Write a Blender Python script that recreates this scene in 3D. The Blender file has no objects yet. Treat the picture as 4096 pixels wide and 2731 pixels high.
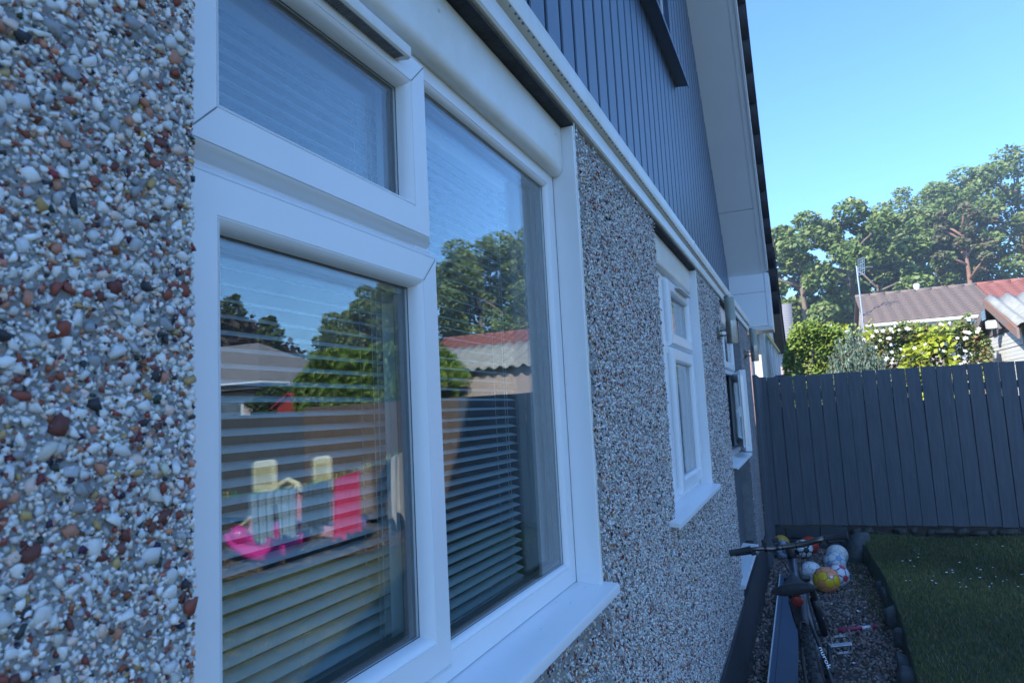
import bpy, bmesh, math, random
import numpy as np
from mathutils import Matrix, Vector

random.seed(7)
rng = np.random.default_rng(7)
scene = bpy.context.scene
C = scene.collection
R = math.radians

# ------------------------------------------------------------------ camera
cam_d = bpy.data.cameras.new('camera')
cam = bpy.data.objects.new('camera', cam_d)
C.objects.link(cam)
rt = Vector((0.91904, 0.39078, -0.05153))
up = Vector((0.08889, -0.07812, 0.99297))
bk = Vector((0.38401, -0.91716, -0.10654))
cam.matrix_world = Matrix(((rt.x, up.x, bk.x, 0.525), (rt.y, up.y, bk.y, 0.0), (rt.z, up.z, bk.z, 1.77), (0, 0, 0, 1)))
cam_d.sensor_width = 36.0
cam_d.lens = 36.0 * 2753.0 / 4096.0
cam_d.clip_start = 0.02
cam_d.clip_end = 3000
cam_d.dof.use_dof = True
cam_d.dof.focus_distance = 2.6
cam_d.dof.aperture_fstop = 14.0
scene.camera = cam

# ------------------------------------------------------------------ light
SUN = Vector((0.70, 1.0, -1.0)).normalized()          # the way the sunlight travels
elev = math.asin(-SUN.z)
world = bpy.data.worlds.new('World')
scene.world = world
world.use_nodes = True
wn = world.node_tree.nodes
sky = wn.new('ShaderNodeTexSky')
sky.sky_type = 'NISHITA'
sky.sun_disc = False
sky.sun_elevation = elev
sky.sun_rotation = math.atan2(-SUN.x, -SUN.y)
sky.air_density = 1.0
sky.dust_density = 0.4
sky.ozone_density = 4.0
bg = wn['Background']
bg.inputs['Strength'].default_value = 0.15
tint = wn.new('ShaderNodeVectorMath')          # white balance of the photograph: set for warmer light than this sky
tint.operation = 'MULTIPLY'
tint.inputs[1].default_value = (0.77, 1.08, 1.37)
world.node_tree.links.new(sky.outputs['Color'], tint.inputs[0])
world.node_tree.links.new(tint.outputs[0], bg.inputs['Color'])
sun_d = bpy.data.lights.new('sun', 'SUN')
sun_d.energy = 4.5
sun_d.angle = R(0.5)
sun_d.color = (1.0, 0.955, 0.87)
sun = bpy.data.objects.new('sun', sun_d)
C.objects.link(sun)
sun.rotation_euler = SUN.to_track_quat('-Z', 'Y').to_euler()
scene.view_settings.view_transform = 'Standard'
scene.view_settings.look = 'None'
scene.view_settings.exposure = 1.05
scene.view_settings.gamma = 1.0
scene.cycles.use_denoising = True
scene.cycles.max_bounces = 10
scene.cycles.transparent_max_bounces = 24
scene.cycles.glossy_bounces = 5
scene.cycles.sample_clamp_indirect = 6.0

# ------------------------------------------------------------------ materials
def new_mat(name):
    m = bpy.data.materials.new(name)
    m.use_nodes = True
    return m, m.node_tree.nodes, m.node_tree.links, m.node_tree.nodes['Principled BSDF']

def mat(name, col, rough=0.6, col2=None, scale=8.0, bump=0.0, bscale=None, metal=0.0, stretch=None, spec=0.5, sheen=0.0, detail=5.0, trans=0.0):
    m, n, l, p = new_mat(name)
    p.inputs['Roughness'].default_value = rough
    p.inputs['Metallic'].default_value = metal
    p.inputs['Specular IOR Level'].default_value = spec
    p.inputs['Base Color'].default_value = (*col, 1)
    tc = n.new('ShaderNodeTexCoord')
    vec = tc.outputs['Object']
    if stretch:
        mp = n.new('ShaderNodeMapping')
        mp.inputs['Scale'].default_value = stretch
        l.new(vec, mp.inputs['Vector'])
        vec = mp.outputs['Vector']
    if col2 is not None:
        nz = n.new('ShaderNodeTexNoise')
        nz.inputs['Scale'].default_value = scale
        nz.inputs['Detail'].default_value = detail
        nz.inputs['Roughness'].default_value = 0.65
        l.new(vec, nz.inputs['Vector'])
        rp = n.new('ShaderNodeValToRGB')
        rp.color_ramp.elements[0].position = 0.35
        rp.color_ramp.elements[0].color = (*col, 1)
        rp.color_ramp.elements[1].position = 0.68
        rp.color_ramp.elements[1].color = (*col2, 1)
        l.new(nz.outputs['Fac'], rp.inputs['Fac'])
        l.new(rp.outputs['Color'], p.inputs['Base Color'])
    if bump > 0:
        nb = n.new('ShaderNodeTexNoise')
        nb.inputs['Scale'].default_value = bscale or scale * 3
        nb.inputs['Detail'].default_value = 6
        l.new(vec, nb.inputs['Vector'])
        b = n.new('ShaderNodeBump')
        b.inputs['Strength'].default_value = bump
        b.inputs['Distance'].default_value = 0.01
        l.new(nb.outputs['Fac'], b.inputs['Height'])
        l.new(b.outputs['Normal'], p.inputs['Normal'])
    if trans > 0:
        tr = n.new('ShaderNodeBsdfTranslucent')
        mx = n.new('ShaderNodeMixShader')
        mx.inputs['Fac'].default_value = trans
        out = n['Material Output']
        l.new(p.outputs['BSDF'], mx.inputs[1])
        l.new(tr.outputs['BSDF'], mx.inputs[2])
        l.new(mx.outputs['Shader'], out.inputs['Surface'])
        if p.inputs['Base Color'].is_linked:
            l.new(p.inputs['Base Color'].links[0].from_socket, tr.inputs['Color'])
        else:
            tr.inputs['Color'].default_value = (*col, 1)
    return m

def attr_mat(name, rough=0.7, trans=0.0, spec=0.4, bump=0.0, bscale=200):
    m, n, l, p = new_mat(name)
    a = n.new('ShaderNodeAttribute')
    a.attribute_name = 'col'
    l.new(a.outputs['Color'], p.inputs['Base Color'])
    p.inputs['Roughness'].default_value = rough
    p.inputs['Specular IOR Level'].default_value = spec
    if bump > 0:
        nb = n.new('ShaderNodeTexNoise'); nb.inputs['Scale'].default_value = bscale; nb.inputs['Detail'].default_value = 4
        tc = n.new('ShaderNodeTexCoord'); l.new(tc.outputs['Object'], nb.inputs['Vector'])
        b = n.new('ShaderNodeBump'); b.inputs['Strength'].default_value = bump; b.inputs['Distance'].default_value = 0.002
        l.new(nb.outputs['Fac'], b.inputs['Height']); l.new(b.outputs['Normal'], p.inputs['Normal'])
    if trans > 0:
        tr = n.new('ShaderNodeBsdfTranslucent')
        l.new(a.outputs['Color'], tr.inputs['Color'])
        mx = n.new('ShaderNodeMixShader'); mx.inputs['Fac'].default_value = trans
        l.new(p.outputs['BSDF'], mx.inputs[1]); l.new(tr.outputs['BSDF'], mx.inputs[2])
        l.new(mx.outputs['Shader'], n['Material Output'].inputs['Surface'])
    return m

def glass_mat(name, f0=0.06, tint=(0.93, 0.97, 0.97), wav=0.0):
    m, n, l, p = new_mat(name)
    n.remove(p)
    lw = n.new('ShaderNodeLayerWeight'); lw.inputs['Blend'].default_value = 0.5
    pw = n.new('ShaderNodeMath'); pw.operation = 'POWER'; pw.inputs[1].default_value = 5.0
    ma = n.new('ShaderNodeMath'); ma.operation = 'MULTIPLY_ADD'; ma.inputs[1].default_value = 1 - f0; ma.inputs[2].default_value = f0
    l.new(lw.outputs['Facing'], pw.inputs[0]); l.new(pw.outputs[0], ma.inputs[0])
    tr = n.new('ShaderNodeBsdfTransparent'); tr.inputs['Color'].default_value = (*tint, 1)
    gl = n.new('ShaderNodeBsdfGlossy'); gl.inputs['Roughness'].default_value = 0.0; gl.inputs['Color'].default_value = (1, 1, 1, 1)
    if wav > 0:
        tc = n.new('ShaderNodeTexCoord'); nz = n.new('ShaderNodeTexNoise'); nz.inputs['Scale'].default_value = 2.2; nz.inputs['Detail'].default_value = 0
        b = n.new('ShaderNodeBump'); b.inputs['Strength'].default_value = wav; b.inputs['Distance'].default_value = 0.004
        l.new(tc.outputs['Object'], nz.inputs['Vector']); l.new(nz.outputs['Fac'], b.inputs['Height']); l.new(b.outputs['Normal'], gl.inputs['Normal'])
    mx = n.new('ShaderNodeMixShader')
    l.new(ma.outputs[0], mx.inputs['Fac']); l.new(tr.outputs[0], mx.inputs[1]); l.new(gl.outputs[0], mx.inputs[2])
    l.new(mx.outputs[0], n['Material Output'].inputs['Surface'])
    return m

def pebbledash_mat(name, scale=125.0):
    m, n, l, p = new_mat(name)
    tc = n.new('ShaderNodeTexCoord')
    dn = n.new('ShaderNodeTexNoise'); dn.inputs['Scale'].default_value = scale * 0.8; dn.inputs['Detail'].default_value = 2
    l.new(tc.outputs['Object'], dn.inputs['Vector'])
    vm = n.new('ShaderNodeVectorMath'); vm.operation = 'MULTIPLY_ADD'
    vm.inputs[1].default_value = (0.006, 0.006, 0.006)
    l.new(dn.outputs['Color'], vm.inputs[0]); l.new(tc.outputs['Object'], vm.inputs[2])
    v = n.new('ShaderNodeTexVoronoi'); v.inputs['Scale'].default_value = scale; v.inputs['Randomness'].default_value = 1.0
    l.new(vm.outputs[0], v.inputs['Vector'])
    sep = n.new('ShaderNodeSeparateColor'); l.new(v.outputs['Color'], sep.inputs['Color'])
    rp = n.new('ShaderNodeValToRGB'); cr = rp.color_ramp; cr.interpolation = 'CONSTANT'
    stops = [(0.0, (.03, .033, .04)), (.08, (.17, .175, .18)), (.24, (.36, .37, .38)), (.38, (.25, .085, .06)), (.47, (.56, .40, .31)), (.56, (.60, .60, .60)), (.72, (.82, .81, .79)), (.93, (.42, .27, .18))]
    cr.elements[0].position = 0; cr.elements[0].color = (*stops[0][1], 1)
    cr.elements[1].position = stops[1][0]; cr.elements[1].color = (*stops[1][1], 1)
    for s, c in stops[2:]:
        e = cr.elements.new(s); e.color = (*c, 1)
    l.new(sep.outputs[0], rp.inputs['Fac'])
    big = n.new('ShaderNodeTexNoise'); big.inputs['Scale'].default_value = 3.0; big.inputs['Detail'].default_value = 6
    l.new(tc.outputs['Object'], big.inputs['Vector'])
    br = n.new('ShaderNodeMapRange'); br.inputs[1].default_value = .3; br.inputs[2].default_value = .7; br.inputs[3].default_value = .78; br.inputs[4].default_value = 1.12
    l.new(big.outputs['Fac'], br.inputs[0])
    d = n.new('ShaderNodeMapRange'); d.inputs[1].default_value = 0.25; d.inputs[2].default_value = 0.62; d.inputs[3].default_value = 1.0; d.inputs[4].default_value = 0.0
    l.new(v.outputs['Distance'], d.inputs[0])
    mixc = n.new('ShaderNodeMix'); mixc.data_type = 'RGBA'
    mixc.inputs[6].default_value = (.20, .205, .21, 1)
    l.new(d.outputs[0], mixc.inputs[0]); l.new(rp.outputs['Color'], mixc.inputs[7])
    mul = n.new('ShaderNodeVectorMath'); mul.operation = 'SCALE'
    l.new(mixc.outputs[2], mul.inputs[0]); l.new(br.outputs[0], mul.inputs['Scale'])
    l.new(mul.outputs[0], p.inputs['Base Color'])
    b = n.new('ShaderNodeBump'); b.inputs['Strength'].default_value = 0.9; b.inputs['Distance'].default_value = 0.006; b.invert = True
    l.new(v.outputs['Distance'], b.inputs['Height']); l.new(b.outputs['Normal'], p.inputs['Normal'])
    p.inputs['Roughness'].default_value = 0.75
    return m

M = {}
M['upvc'] = mat('upvc', (.80, .81, .82), .32, (.77, .785, .80), 5, .02, 30)
M['upvc_old'] = mat('upvc_old', (.76, .76, .73), .38, (.68, .655, .57), 7, .03, 40)
M['vent'] = mat('vent', (.74, .74, .72), .4, (.66, .64, .58), 20)
M['vent_dark'] = mat('vent_dark', (.20, .21, .22), .6, (.13, .14, .15), 60)
M['mortar'] = mat('mortar', (.25, .255, .255), .9, (.34, .335, .325), 40, .9, 160)
M['cement'] = mat('cement', (.15, .155, .165), .9, (.22, .225, .23), 9, .6, 60)
M['stone'] = attr_mat('stone', .55, bump=.25, bscale=260)
M['dash'] = pebbledash_mat('dash', 64.0)
M['dash_pink'] = mat('dash_pink', (.42, .33, .29), .9, (.55, .46, .41), 60, .5, 120)
M['dash_pale'] = mat('dash_pale', (.62, .61, .58), .9, (.74, .73, .70), 40, .8, 55)
M['clad'] = mat('clad', (.060, .098, .155), .36, (.070, .112, .174), 30, .12, 300, stretch=(1, 1, .25), spec=.6)
M['clad_dark'] = mat('clad_dark', (.02, .022, .026), .7)
M['fence'] = mat('fence', (.068, .080, .094), .72, (.096, .110, .124), 6, .5, 22, stretch=(6, 6, .55))
M['fence_pale'] = mat('fence_pale', (.10, .105, .11), .8, (.055, .06, .07), 6, .5, 22, stretch=(6, 6, .55))
M['fence_brown'] = mat('fence_brown', (.17, .125, .095), .8, (.10, .075, .06), 5, .5, 20, stretch=(6, 6, .5))
M['plinth'] = mat('plinth', (.022, .024, .028), .6, (.045, .05, .058), 4, .3, 30, stretch=(1, 1, .4))
M['lintel'] = mat('lintel', (.018, .02, .024), .8, (.05, .055, .062), 14, .6, 90)
M['soffit'] = mat('soffit', (.78, .79, .80), .5, (.75, .76, .77), 3)
M['box_white'] = mat('box_white', (.82, .83, .84), .35, (.80, .81, .82), 3)
M['slate'] = mat('slate', (.02, .022, .03), .55, (.04, .042, .05), 9, .3, 60)
M['glass'] = glass_mat('glass', .085)
M['glass_in'] = glass_mat('glass_in', .055)
M['spacer'] = mat('spacer', (.035, .04, .05), .35)
M['gasket'] = mat('gasket', (.012, .013, .016), .5)
M['slat'] = mat('slat', (.66, .67, .69), .45, (.63, .64, .66), 3)
M['cord'] = mat('cord', (.7, .7, .68), .8)
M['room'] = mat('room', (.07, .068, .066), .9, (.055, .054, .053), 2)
M['steel'] = mat('steel', (.42, .41, .38), .32, (.30, .30, .28), 12, .1, 60, metal=1.0)
M['algae_lens'] = mat('algae_lens', (.30, .33, .36), .3, (.24, .27, .17), 6, .1, 60)
M['black'] = mat('black', (.012, .013, .016), .45, (.022, .024, .028), 14, .1, 80)
M['rubber'] = mat('rubber', (.020, .021, .024), .8, (.034, .036, .040), 20, .2, 90)
M['bike_blue'] = mat('bike_blue', (.025, .035, .055), .3, (.10, .13, .18), 22, 0)
M['bike_metal'] = mat('bike_metal', (.20, .18, .16), .35, (.13, .12, .115), 14, metal=.9)
M['alloy'] = mat('alloy', (.55, .57, .60), .35, metal=.9)
M['red'] = mat('red', (.20, .008, .008), .3)
M['white_print'] = mat('white_print', (.75, .77, .80), .5)
M['gravel'] = attr_mat('gravel', .85, bump=.3)
M['soil'] = mat('soil', (.035, .028, .022), .95, (.07, .055, .042), 12, .8, 60)
M['bark'] = attr_mat('bark', .9)
M['grass'] = attr_mat('grass', .7, trans=.25)
M['lawn'] = mat('lawn', (.030, .045, .016), .95, (.055, .060, .026), 5, .8, 80)
M['ground'] = mat('ground', (.045, .055, .025), .95, (.08, .075, .045), 1.3, .4, 20)
M['rock'] = mat('rock', (.060, .068, .070), .85, (.12, .13, .125), 9, .9, 40, stretch=(1, 1, 3))
M['mossy'] = mat('mossy', (.035, .038, .030), .95, (.085, .08, .065), 14, .9, 50)
M['leaf'] = attr_mat('leaf', .5, trans=.2, spec=.3)
M['trunk'] = mat('trunk', (.16, .125, .095), .9, (.26, .21, .16), 9, .8, 20, stretch=(1, 1, .3))
M['pine_trunk'] = mat('pine_trunk', (.26, .13, .085), .9, (.32, .20, .15), 6, .8, 20)
M['tile_brown'] = mat('tile_brown', (.155, .115, .10), .85, (.21, .16, .14), 7, .4, 60)
M['tile_red'] = mat('tile_red', (.25, .085, .07), .85, (.31, .135, .11), 5, .4, 60)
M['tile_grey'] = mat('tile_grey', (.20, .19, .195), .85, (.28, .265, .265), 6, .4, 60)
M['door_white'] = mat('door_white', (.80, .80, .78), .45, (.77, .77, .75), 4)
M['old_wood'] = mat('old_wood', (.20, .17, .15), .85, (.30, .25, .22), 8, .6, 30, stretch=(4, 4, .5))
M['barge'] = mat('barge', (.24, .21, .19), .85, (.38, .16, .11), 5, .5, 30, stretch=(1, .6, 3))
M['asbestos'] = mat('asbestos', (.26, .26, .24), .95, (.36, .36, .33), 12, .5, 70)
M['gutter'] = mat('gutter', (.78, .79, .78), .4)
M['window_dark'] = mat('window_dark', (.10, .14, .18), .08, (.16, .21, .26), 3)
M['shed_red'] = mat('shed_red', (.42, .045, .03), .7, (.32, .04, .03), 6, .3, 30)
M['plastic_pink'] = mat('plastic_pink', (.62, .035, .26), .25)
M['plastic_palepink'] = mat('plastic_palepink', (.72, .38, .44), .35)
M['plastic_cream'] = mat('plastic_cream', (.74, .70, .46), .35)
M['eye_white'] = mat('eye_white', (.85, .85, .85), .3)
M['peg_yellow'] = mat('peg_yellow', (.70, .62, .08), .4)
M['peg_green'] = mat('peg_green', (.10, .52, .20), .4)
M['copper'] = attr_mat('copper', .6, trans=.15)

# ------------------------------------------------------------------ builders
class MB:
    def __init__(s): s.v = []; s.f = []; s.mi = []
    def quad_faces(s, faces, base, mi=0):
        for f in faces: s.f.append(tuple(base + i for i in f)); s.mi.append(mi)
    def box(s, x0, x1, y0, y1, z0, z1, mi=0):
        b = len(s.v)
        s.v += [(x0, y0, z0), (x1, y0, z0), (x1, y1, z0), (x0, y1, z0), (x0, y0, z1), (x1, y0, z1), (x1, y1, z1), (x0, y1, z1)]
        s.quad_faces([(0, 3, 2, 1), (4, 5, 6, 7), (0, 1, 5, 4), (1, 2, 6, 5), (2, 3, 7, 6), (3, 0, 4, 7)], b, mi); return s
    def obox(s, c, sx, sy, sz, rot=None, mi=0):
        b = len(s.v); rot = rot or Matrix.Identity(3); c = Vector(c)
        for dz in (-1, 1):
            for dx, dy in ((-1, -1), (1, -1), (1, 1), (-1, 1)):
                s.v.append(tuple(c + rot @ Vector((dx * sx / 2, dy * sy / 2, dz * sz / 2))))
        s.quad_faces([(0, 3, 2, 1), (4, 5, 6, 7), (0, 1, 5, 4), (1, 2, 6, 5), (2, 3, 7, 6), (3, 0, 4, 7)], b, mi); return s
    def prism(s, pts, axis, a0, a1, mi=0):
        """extrude a polygon (2D pts in the other two axes) along axis from a0 to a1"""
        b = len(s.v); n = len(pts)
        for a in (a0, a1):
            for p in pts:
                q = list(p); q.insert(axis, a); s.v.append(tuple(q))
        s.quad_faces([tuple(range(n))[::-1], tuple(range(n, 2 * n))], b, mi)
        s.quad_faces([(i, (i + 1) % n, n + (i + 1) % n, n + i) for i in range(n)], b, mi); return s
    def tube(s, pts, rad, seg=10, mi=0, cap=True):
        pts = [Vector(p) for p in pts]; n = len(pts)
        if not isinstance(rad, (list, tuple)): rad = [rad] * n
        b = len(s.v); ref = None
        for i, p in enumerate(pts):
            t = (pts[min(i + 1, n - 1)] - pts[max(i - 1, 0)]).normalized()
            if ref is None: ref = t.orthogonal().normalized()
            u = (ref - t * ref.dot(t)); u = u.normalized() if u.length > 1e-6 else t.orthogonal().normalized()
            ref = u; w = t.cross(u)
            for k in range(seg):
                a = 2 * math.pi * k / seg
                s.v.append(tuple(p + (u * math.cos(a) + w * math.sin(a)) * rad[i]))
        for i in range(n - 1):
            for k in range(seg):
                k2 = (k + 1) % seg
                s.f.append((b + i * seg + k, b + i * seg + k2, b + (i + 1) * seg + k2, b + (i + 1) * seg + k)); s.mi.append(mi)
        if cap:
            s.f.append(tuple(b + k for k in range(seg))[::-1]); s.mi.append(mi)
            s.f.append(tuple(b + (n - 1) * seg + k for k in range(seg))); s.mi.append(mi)
        return s
    def lathe(s, prof, c, axis='z', seg=20, mi=0):
        b = len(s.v); c = Vector(c)
        for (r, h) in prof:
            for k in range(seg):
                a = 2 * math.pi * k / seg; p = (r * math.cos(a), r * math.sin(a), h)
                if axis == 'x': p = (p[2], p[0], p[1])
                elif axis == 'y': p = (p[1], p[2], p[0])
                s.v.append(tuple(c + Vector(p)))
        for i in range(len(prof) - 1):
            for k in range(seg):
                k2 = (k + 1) % seg
                s.f.append((b + i * seg + k, b + i * seg + k2, b + (i + 1) * seg + k2, b + (i + 1) * seg + k)); s.mi.append(mi)
        return s
    def grid(s, fn, nu, nv, mi=0):
        b = len(s.v)
        for i in range(nu + 1):
            for j in range(nv + 1): s.v.append(tuple(fn(i / nu, j / nv)))
        for i in range(nu):
            for j in range(nv):
                q = b + i * (nv + 1) + j; s.f.append((q, q + nv + 1, q + nv + 2, q + 1)); s.mi.append(mi)
        return s
    def rectframe(s, y0, y1, z0, z1, prof, mi=0):
        """profile (inset, x) swept round a rectangle in the y-z plane with mitred corners"""
        b = len(s.v); n = len(prof)
        for (d, x) in prof:
            s.v += [(x, y0 + d, z0 + d), (x, y1 - d, z0 + d), (x, y1 - d, z1 - d), (x, y0 + d, z1 - d)]
        for i in range(n - 1):
            for k in range(4):
                k2 = (k + 1) % 4
                s.f.append((b + i * 4 + k, b + i * 4 + k2, b + (i + 1) * 4 + k2, b + (i + 1) * 4 + k)); s.mi.append(mi)
        return s
    def build(s, name, m, parent=None, smooth=False, bevel=0.0, loc=None, solid=0.0, autosm=None):
        me = bpy.data.meshes.new(name)
        me.from_pydata(s.v, [], s.f)
        ms = m if isinstance(m, (list, tuple)) else [m]
        for k in ms: me.materials.append(M[k] if isinstance(k, str) else k)
        if len(ms) > 1:
            me.polygons.foreach_set('material_index', s.mi)
        if smooth or autosm:
            me.polygons.foreach_set('use_smooth', [True] * len(me.polygons))
        me.update()
        o = bpy.data.objects.new(name, me); C.objects.link(o)
        if autosm: me.set_sharp_from_angle(angle=R(autosm))
        if parent: o.parent = parent
        if loc is not None: o.location = loc
        if solid:
            q = o.modifiers.new('solid', 'SOLIDIFY'); q.thickness = solid; q.offset = 0
        if bevel:
            q = o.modifiers.new('bevel', 'BEVEL'); q.width = bevel; q.segments = 2; q.limit_method = 'ANGLE'; q.angle_limit = R(40)
        return o

def tag(o, label=None, cat=None, group=None, kind=None):
    if label: o['label'] = label
    if cat: o['category'] = cat
    if group: o['group'] = group
    if kind: o['kind'] = kind
    return o
def empty(name, loc=(0, 0, 0), label=None, cat=None, group=None, parent=None):
    o = bpy.data.objects.new(name, None); C.objects.link(o); o.location = loc; o.empty_display_size = .1
    if parent: o.parent = parent
    return tag(o, label, cat, group)
def inst(name, me, parent=None, mtx=None, loc=None):
    o = bpy.data.objects.new(name, me); C.objects.link(o)
    if parent: o.parent = parent
    if mtx is not None: o.matrix_local = mtx
    if loc is not None: o.location = loc
    return o

def npmesh(name, V, F, col=None, m=None, smooth=False):
    """fast mesh from numpy arrays; F is (n,3) or (n,4)"""
    me = bpy.data.meshes.new(name)
    nv, nf, k = len(V), len(F), F.shape[1]
    me.vertices.add(nv); me.vertices.foreach_set('co', np.ascontiguousarray(V, dtype=np.float32).ravel())
    me.loops.add(nf * k); me.loops.foreach_set('vertex_index', np.ascontiguousarray(F, dtype=np.int32).ravel())
    me.polygons.add(nf); me.polygons.foreach_set('loop_start', np.arange(nf, dtype=np.int32) * k)
    me.polygons.foreach_set('loop_total', np.full(nf, k, dtype=np.int32))
    if smooth: me.polygons.foreach_set('use_smooth', np.ones(nf, dtype=bool))
    me.update(calc_edges=True)
    if col is not None:
        a = me.color_attributes.new('col', 'FLOAT_COLOR', 'POINT')
        c4 = np.ones((nv, 4), dtype=np.float32); c4[:, :3] = col
        a.data.foreach_set('color', c4.ravel())
    if m: me.materials.append(M[m] if isinstance(m, str) else m)
    return me
def npobj(name, me, parent=None, kind=None, loc=None):
    o = inst(name, me, parent, loc=loc)
    if kind: o['kind'] = kind
    return o
def rand_rot(n, r=rng):
    q = r.normal(size=(n, 4)); q /= np.linalg.norm(q, axis=1)[:, None]
    w, x, y, z = q.T
    return np.stack([np.stack([1 - 2 * (y * y + z * z), 2 * (x * y - z * w), 2 * (x * z + y * w)], 1),
                     np.stack([2 * (x * y + z * w), 1 - 2 * (x * x + z * z), 2 * (y * z - x * w)], 1),
                     np.stack([2 * (x * z - y * w), 2 * (y * z + x * w), 1 - 2 * (x * x + y * y)], 1)], 1)
def ico():
    t = (1 + 5 ** .5) / 2
    v = np.array([(-1, t, 0), (1, t, 0), (-1, -t, 0), (1, -t, 0), (0, -1, t), (0, 1, t), (0, -1, -t), (0, 1, -t), (t, 0, -1), (t, 0, 1), (-t, 0, -1), (-t, 0, 1)], float)
    v /= np.linalg.norm(v[0])
    f = np.array([(0, 11, 5), (0, 5, 1), (0, 1, 7), (0, 7, 10), (0, 10, 11), (1, 5, 9), (5, 11, 4), (11, 10, 2), (10, 7, 6), (7, 1, 8), (3, 9, 4), (3, 4, 2), (3, 2, 6), (3, 6, 8), (3, 8, 9), (4, 9, 5), (2, 4, 11), (6, 2, 10), (8, 6, 7), (9, 8, 1)])
    return v, f
def octa():
    v = np.array([(1, 0, 0), (-1, 0, 0), (0, 1, 0), (0, -1, 0), (0, 0, 1), (0, 0, -1)], float)
    f = np.array([(0, 2, 4), (2, 1, 4), (1, 3, 4), (3, 0, 4), (2, 0, 5), (1, 2, 5), (3, 1, 5), (0, 3, 5)])
    return v, f
def chip(seed, base='ico', jag=.32):
    r = np.random.default_rng(seed); v, f = ico() if base == 'ico' else octa()
    v = v * (1 + r.uniform(-jag, jag, (len(v), 1))) ; v = v + r.normal(0, .06, v.shape)
    return v, f
def hull_chip(seed, npts=11):
    r = np.random.default_rng(seed); p = r.normal(size=(npts, 3)); p /= np.linalg.norm(p, axis=1)[:, None]; p *= r.uniform(.8, 1.15, (npts, 1))
    bm = bmesh.new()
    for q in p: bm.verts.new(q)
    bmesh.ops.convex_hull(bm, input=bm.verts); bmesh.ops.triangulate(bm, faces=bm.faces)
    bm.verts.ensure_lookup_table(); bm.verts.index_update()
    v = np.array([tuple(q.co) for q in bm.verts]); f = np.array([[k.index for k in q.verts] for q in bm.faces]); bm.free()
    return v, f
ICOS = [hull_chip(i) for i in range(18)]
OCTS = [hull_chip(90 + i, 7) for i in range(12)]
def scatter(variants, P, S, Rm, col):
    """P (n,3), S (n,3) scales, Rm (n,3,3) rotation -> V,F,COL"""
    Vs, Fs, Cs, off = [], [], [], 0
    pick = rng.integers(0, len(variants), len(P))
    for k, (v, f) in enumerate(variants):
        idx = np.where(pick == k)[0]
        if len(idx) == 0: continue
        vv = v[None] * S[idx][:, None, :]
        vv = np.einsum('nij,nkj->nki', Rm[idx], vv) + P[idx][:, None, :]
        n = len(idx)
        Vs.append(vv.reshape(-1, 3)); Fs.append((f[None] + (np.arange(n) * len(v))[:, None, None] + off).reshape(-1, f.shape[1]))
        Cs.append(np.repeat(col[idx], len(v), axis=0)); off += n * len(v)
    return np.concatenate(Vs), np.concatenate(Fs), np.concatenate(Cs)

PEB = np.array([(.78, .77, .74), (.66, .66, .65), (.84, .83, .80), (.46, .47, .48), (.32, .33, .34), (.74, .58, .49), (.50, .23, .15), (.27, .075, .05), (.15, .05, .04), (.46, .31, .13), (.035, .038, .045), (.60, .57, .50)])
PEBW = np.array([.20, .15, .12, .12, .08, .07, .055, .07, .04, .025, .045, .03]); PEBW /= PEBW.sum()
def peb_cols(n):
    c = PEB[rng.choice(len(PEB), n, p=PEBW)] * rng.uniform(.8, 1.12, (n, 1))
    return np.clip(c + rng.normal(0, .012, (n, 3)), .01, .86)
exec_marker = None
# ================================================================== ground
def gz(x, y):
    z = -0.03
    if y > 9.3: z += .22 + .045 * min(y - 9.3, 20)
    if y > 29.3: z += .11 * min(y - 29.3, 60)
    if y > 24 and x > 8: z += .06 * min(x - 8, 40) * min((y - 24) / 15, 1)
    return z
def axis_pts(lo, hi, fine0, fine1, step, coarse):
    a = list(np.arange(lo, fine0, coarse)) + list(np.arange(fine0, fine1, step)) + list(np.arange(fine1, hi + 1, coarse))
    return a
xs = [-900, -500, -250, -120, -60, -30] + list(np.arange(-12, 60, 2.0)) + [70, 90, 120, 200, 350, 600, 900]
ys = [-900, -400, -150, -60, -30] + list(np.arange(-12, 9.2, 2.0)) + [9.25, 9.4] + list(np.arange(11, 95, 3.0)) + [120, 180, 300, 500, 900]
V = np.array([(x, y, gz(x, y)) for x in xs for y in ys]); ny = len(ys)
F = np.array([(i * ny + j, (i + 1) * ny + j, (i + 1) * ny + j + 1, i * ny + j + 1) for i in range(len(xs) - 1) for j in range(ny - 1)])
tag(npobj('ground', npmesh('ground', V, F, m='ground', smooth=True)), kind='structure')

# gravel strip beside the house
EDGE = [(0.85, 2.5), (0.88, 4.0), (0.93, 5.0), (0.965, 5.8), (0.96, 7.2), (0.93, 8.2), (0.80, 9.1)]
def edge_x(y):
    return float(np.interp(y, [e[1] for e in EDGE], [e[0] for e in EDGE]))
gb = MB().grid(lambda u, v: (-.05 + u * 1.25, -1 + v * 10.15, .004 + .012 * math.sin(v * 40) * math.sin(u * 9)), 6, 40).build('gravel_bed', 'soil', smooth=True)
tag(gb, kind='structure')
n = 11500
P = np.zeros((n, 3)); P[:, 1] = 2.6 + 6.5 * rng.random(n) ** .8
ex = np.array([edge_x(y) for y in P[:, 1]]); P[:, 0] = .03 + rng.random(n) * (ex - .0)
sz = rng.uniform(.007, .017, n) * np.where(rng.random(n) < .08, 1.5, 1)
P[:, 2] = sz * .35 + rng.random(n) * .008
GC = np.array([(.17, .11, .085), (.13, .095, .08), (.20, .15, .125), (.10, .085, .08), (.15, .14, .135), (.24, .19, .16)])
col = GC[rng.integers(0, 6, n)] * rng.uniform(.9, 1.9, (n, 1))
V, F, Cc = scatter(ICOS, P, sz[:, None] * np.array([[1.25, .95, .6]]), rand_rot(n), col)
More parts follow.
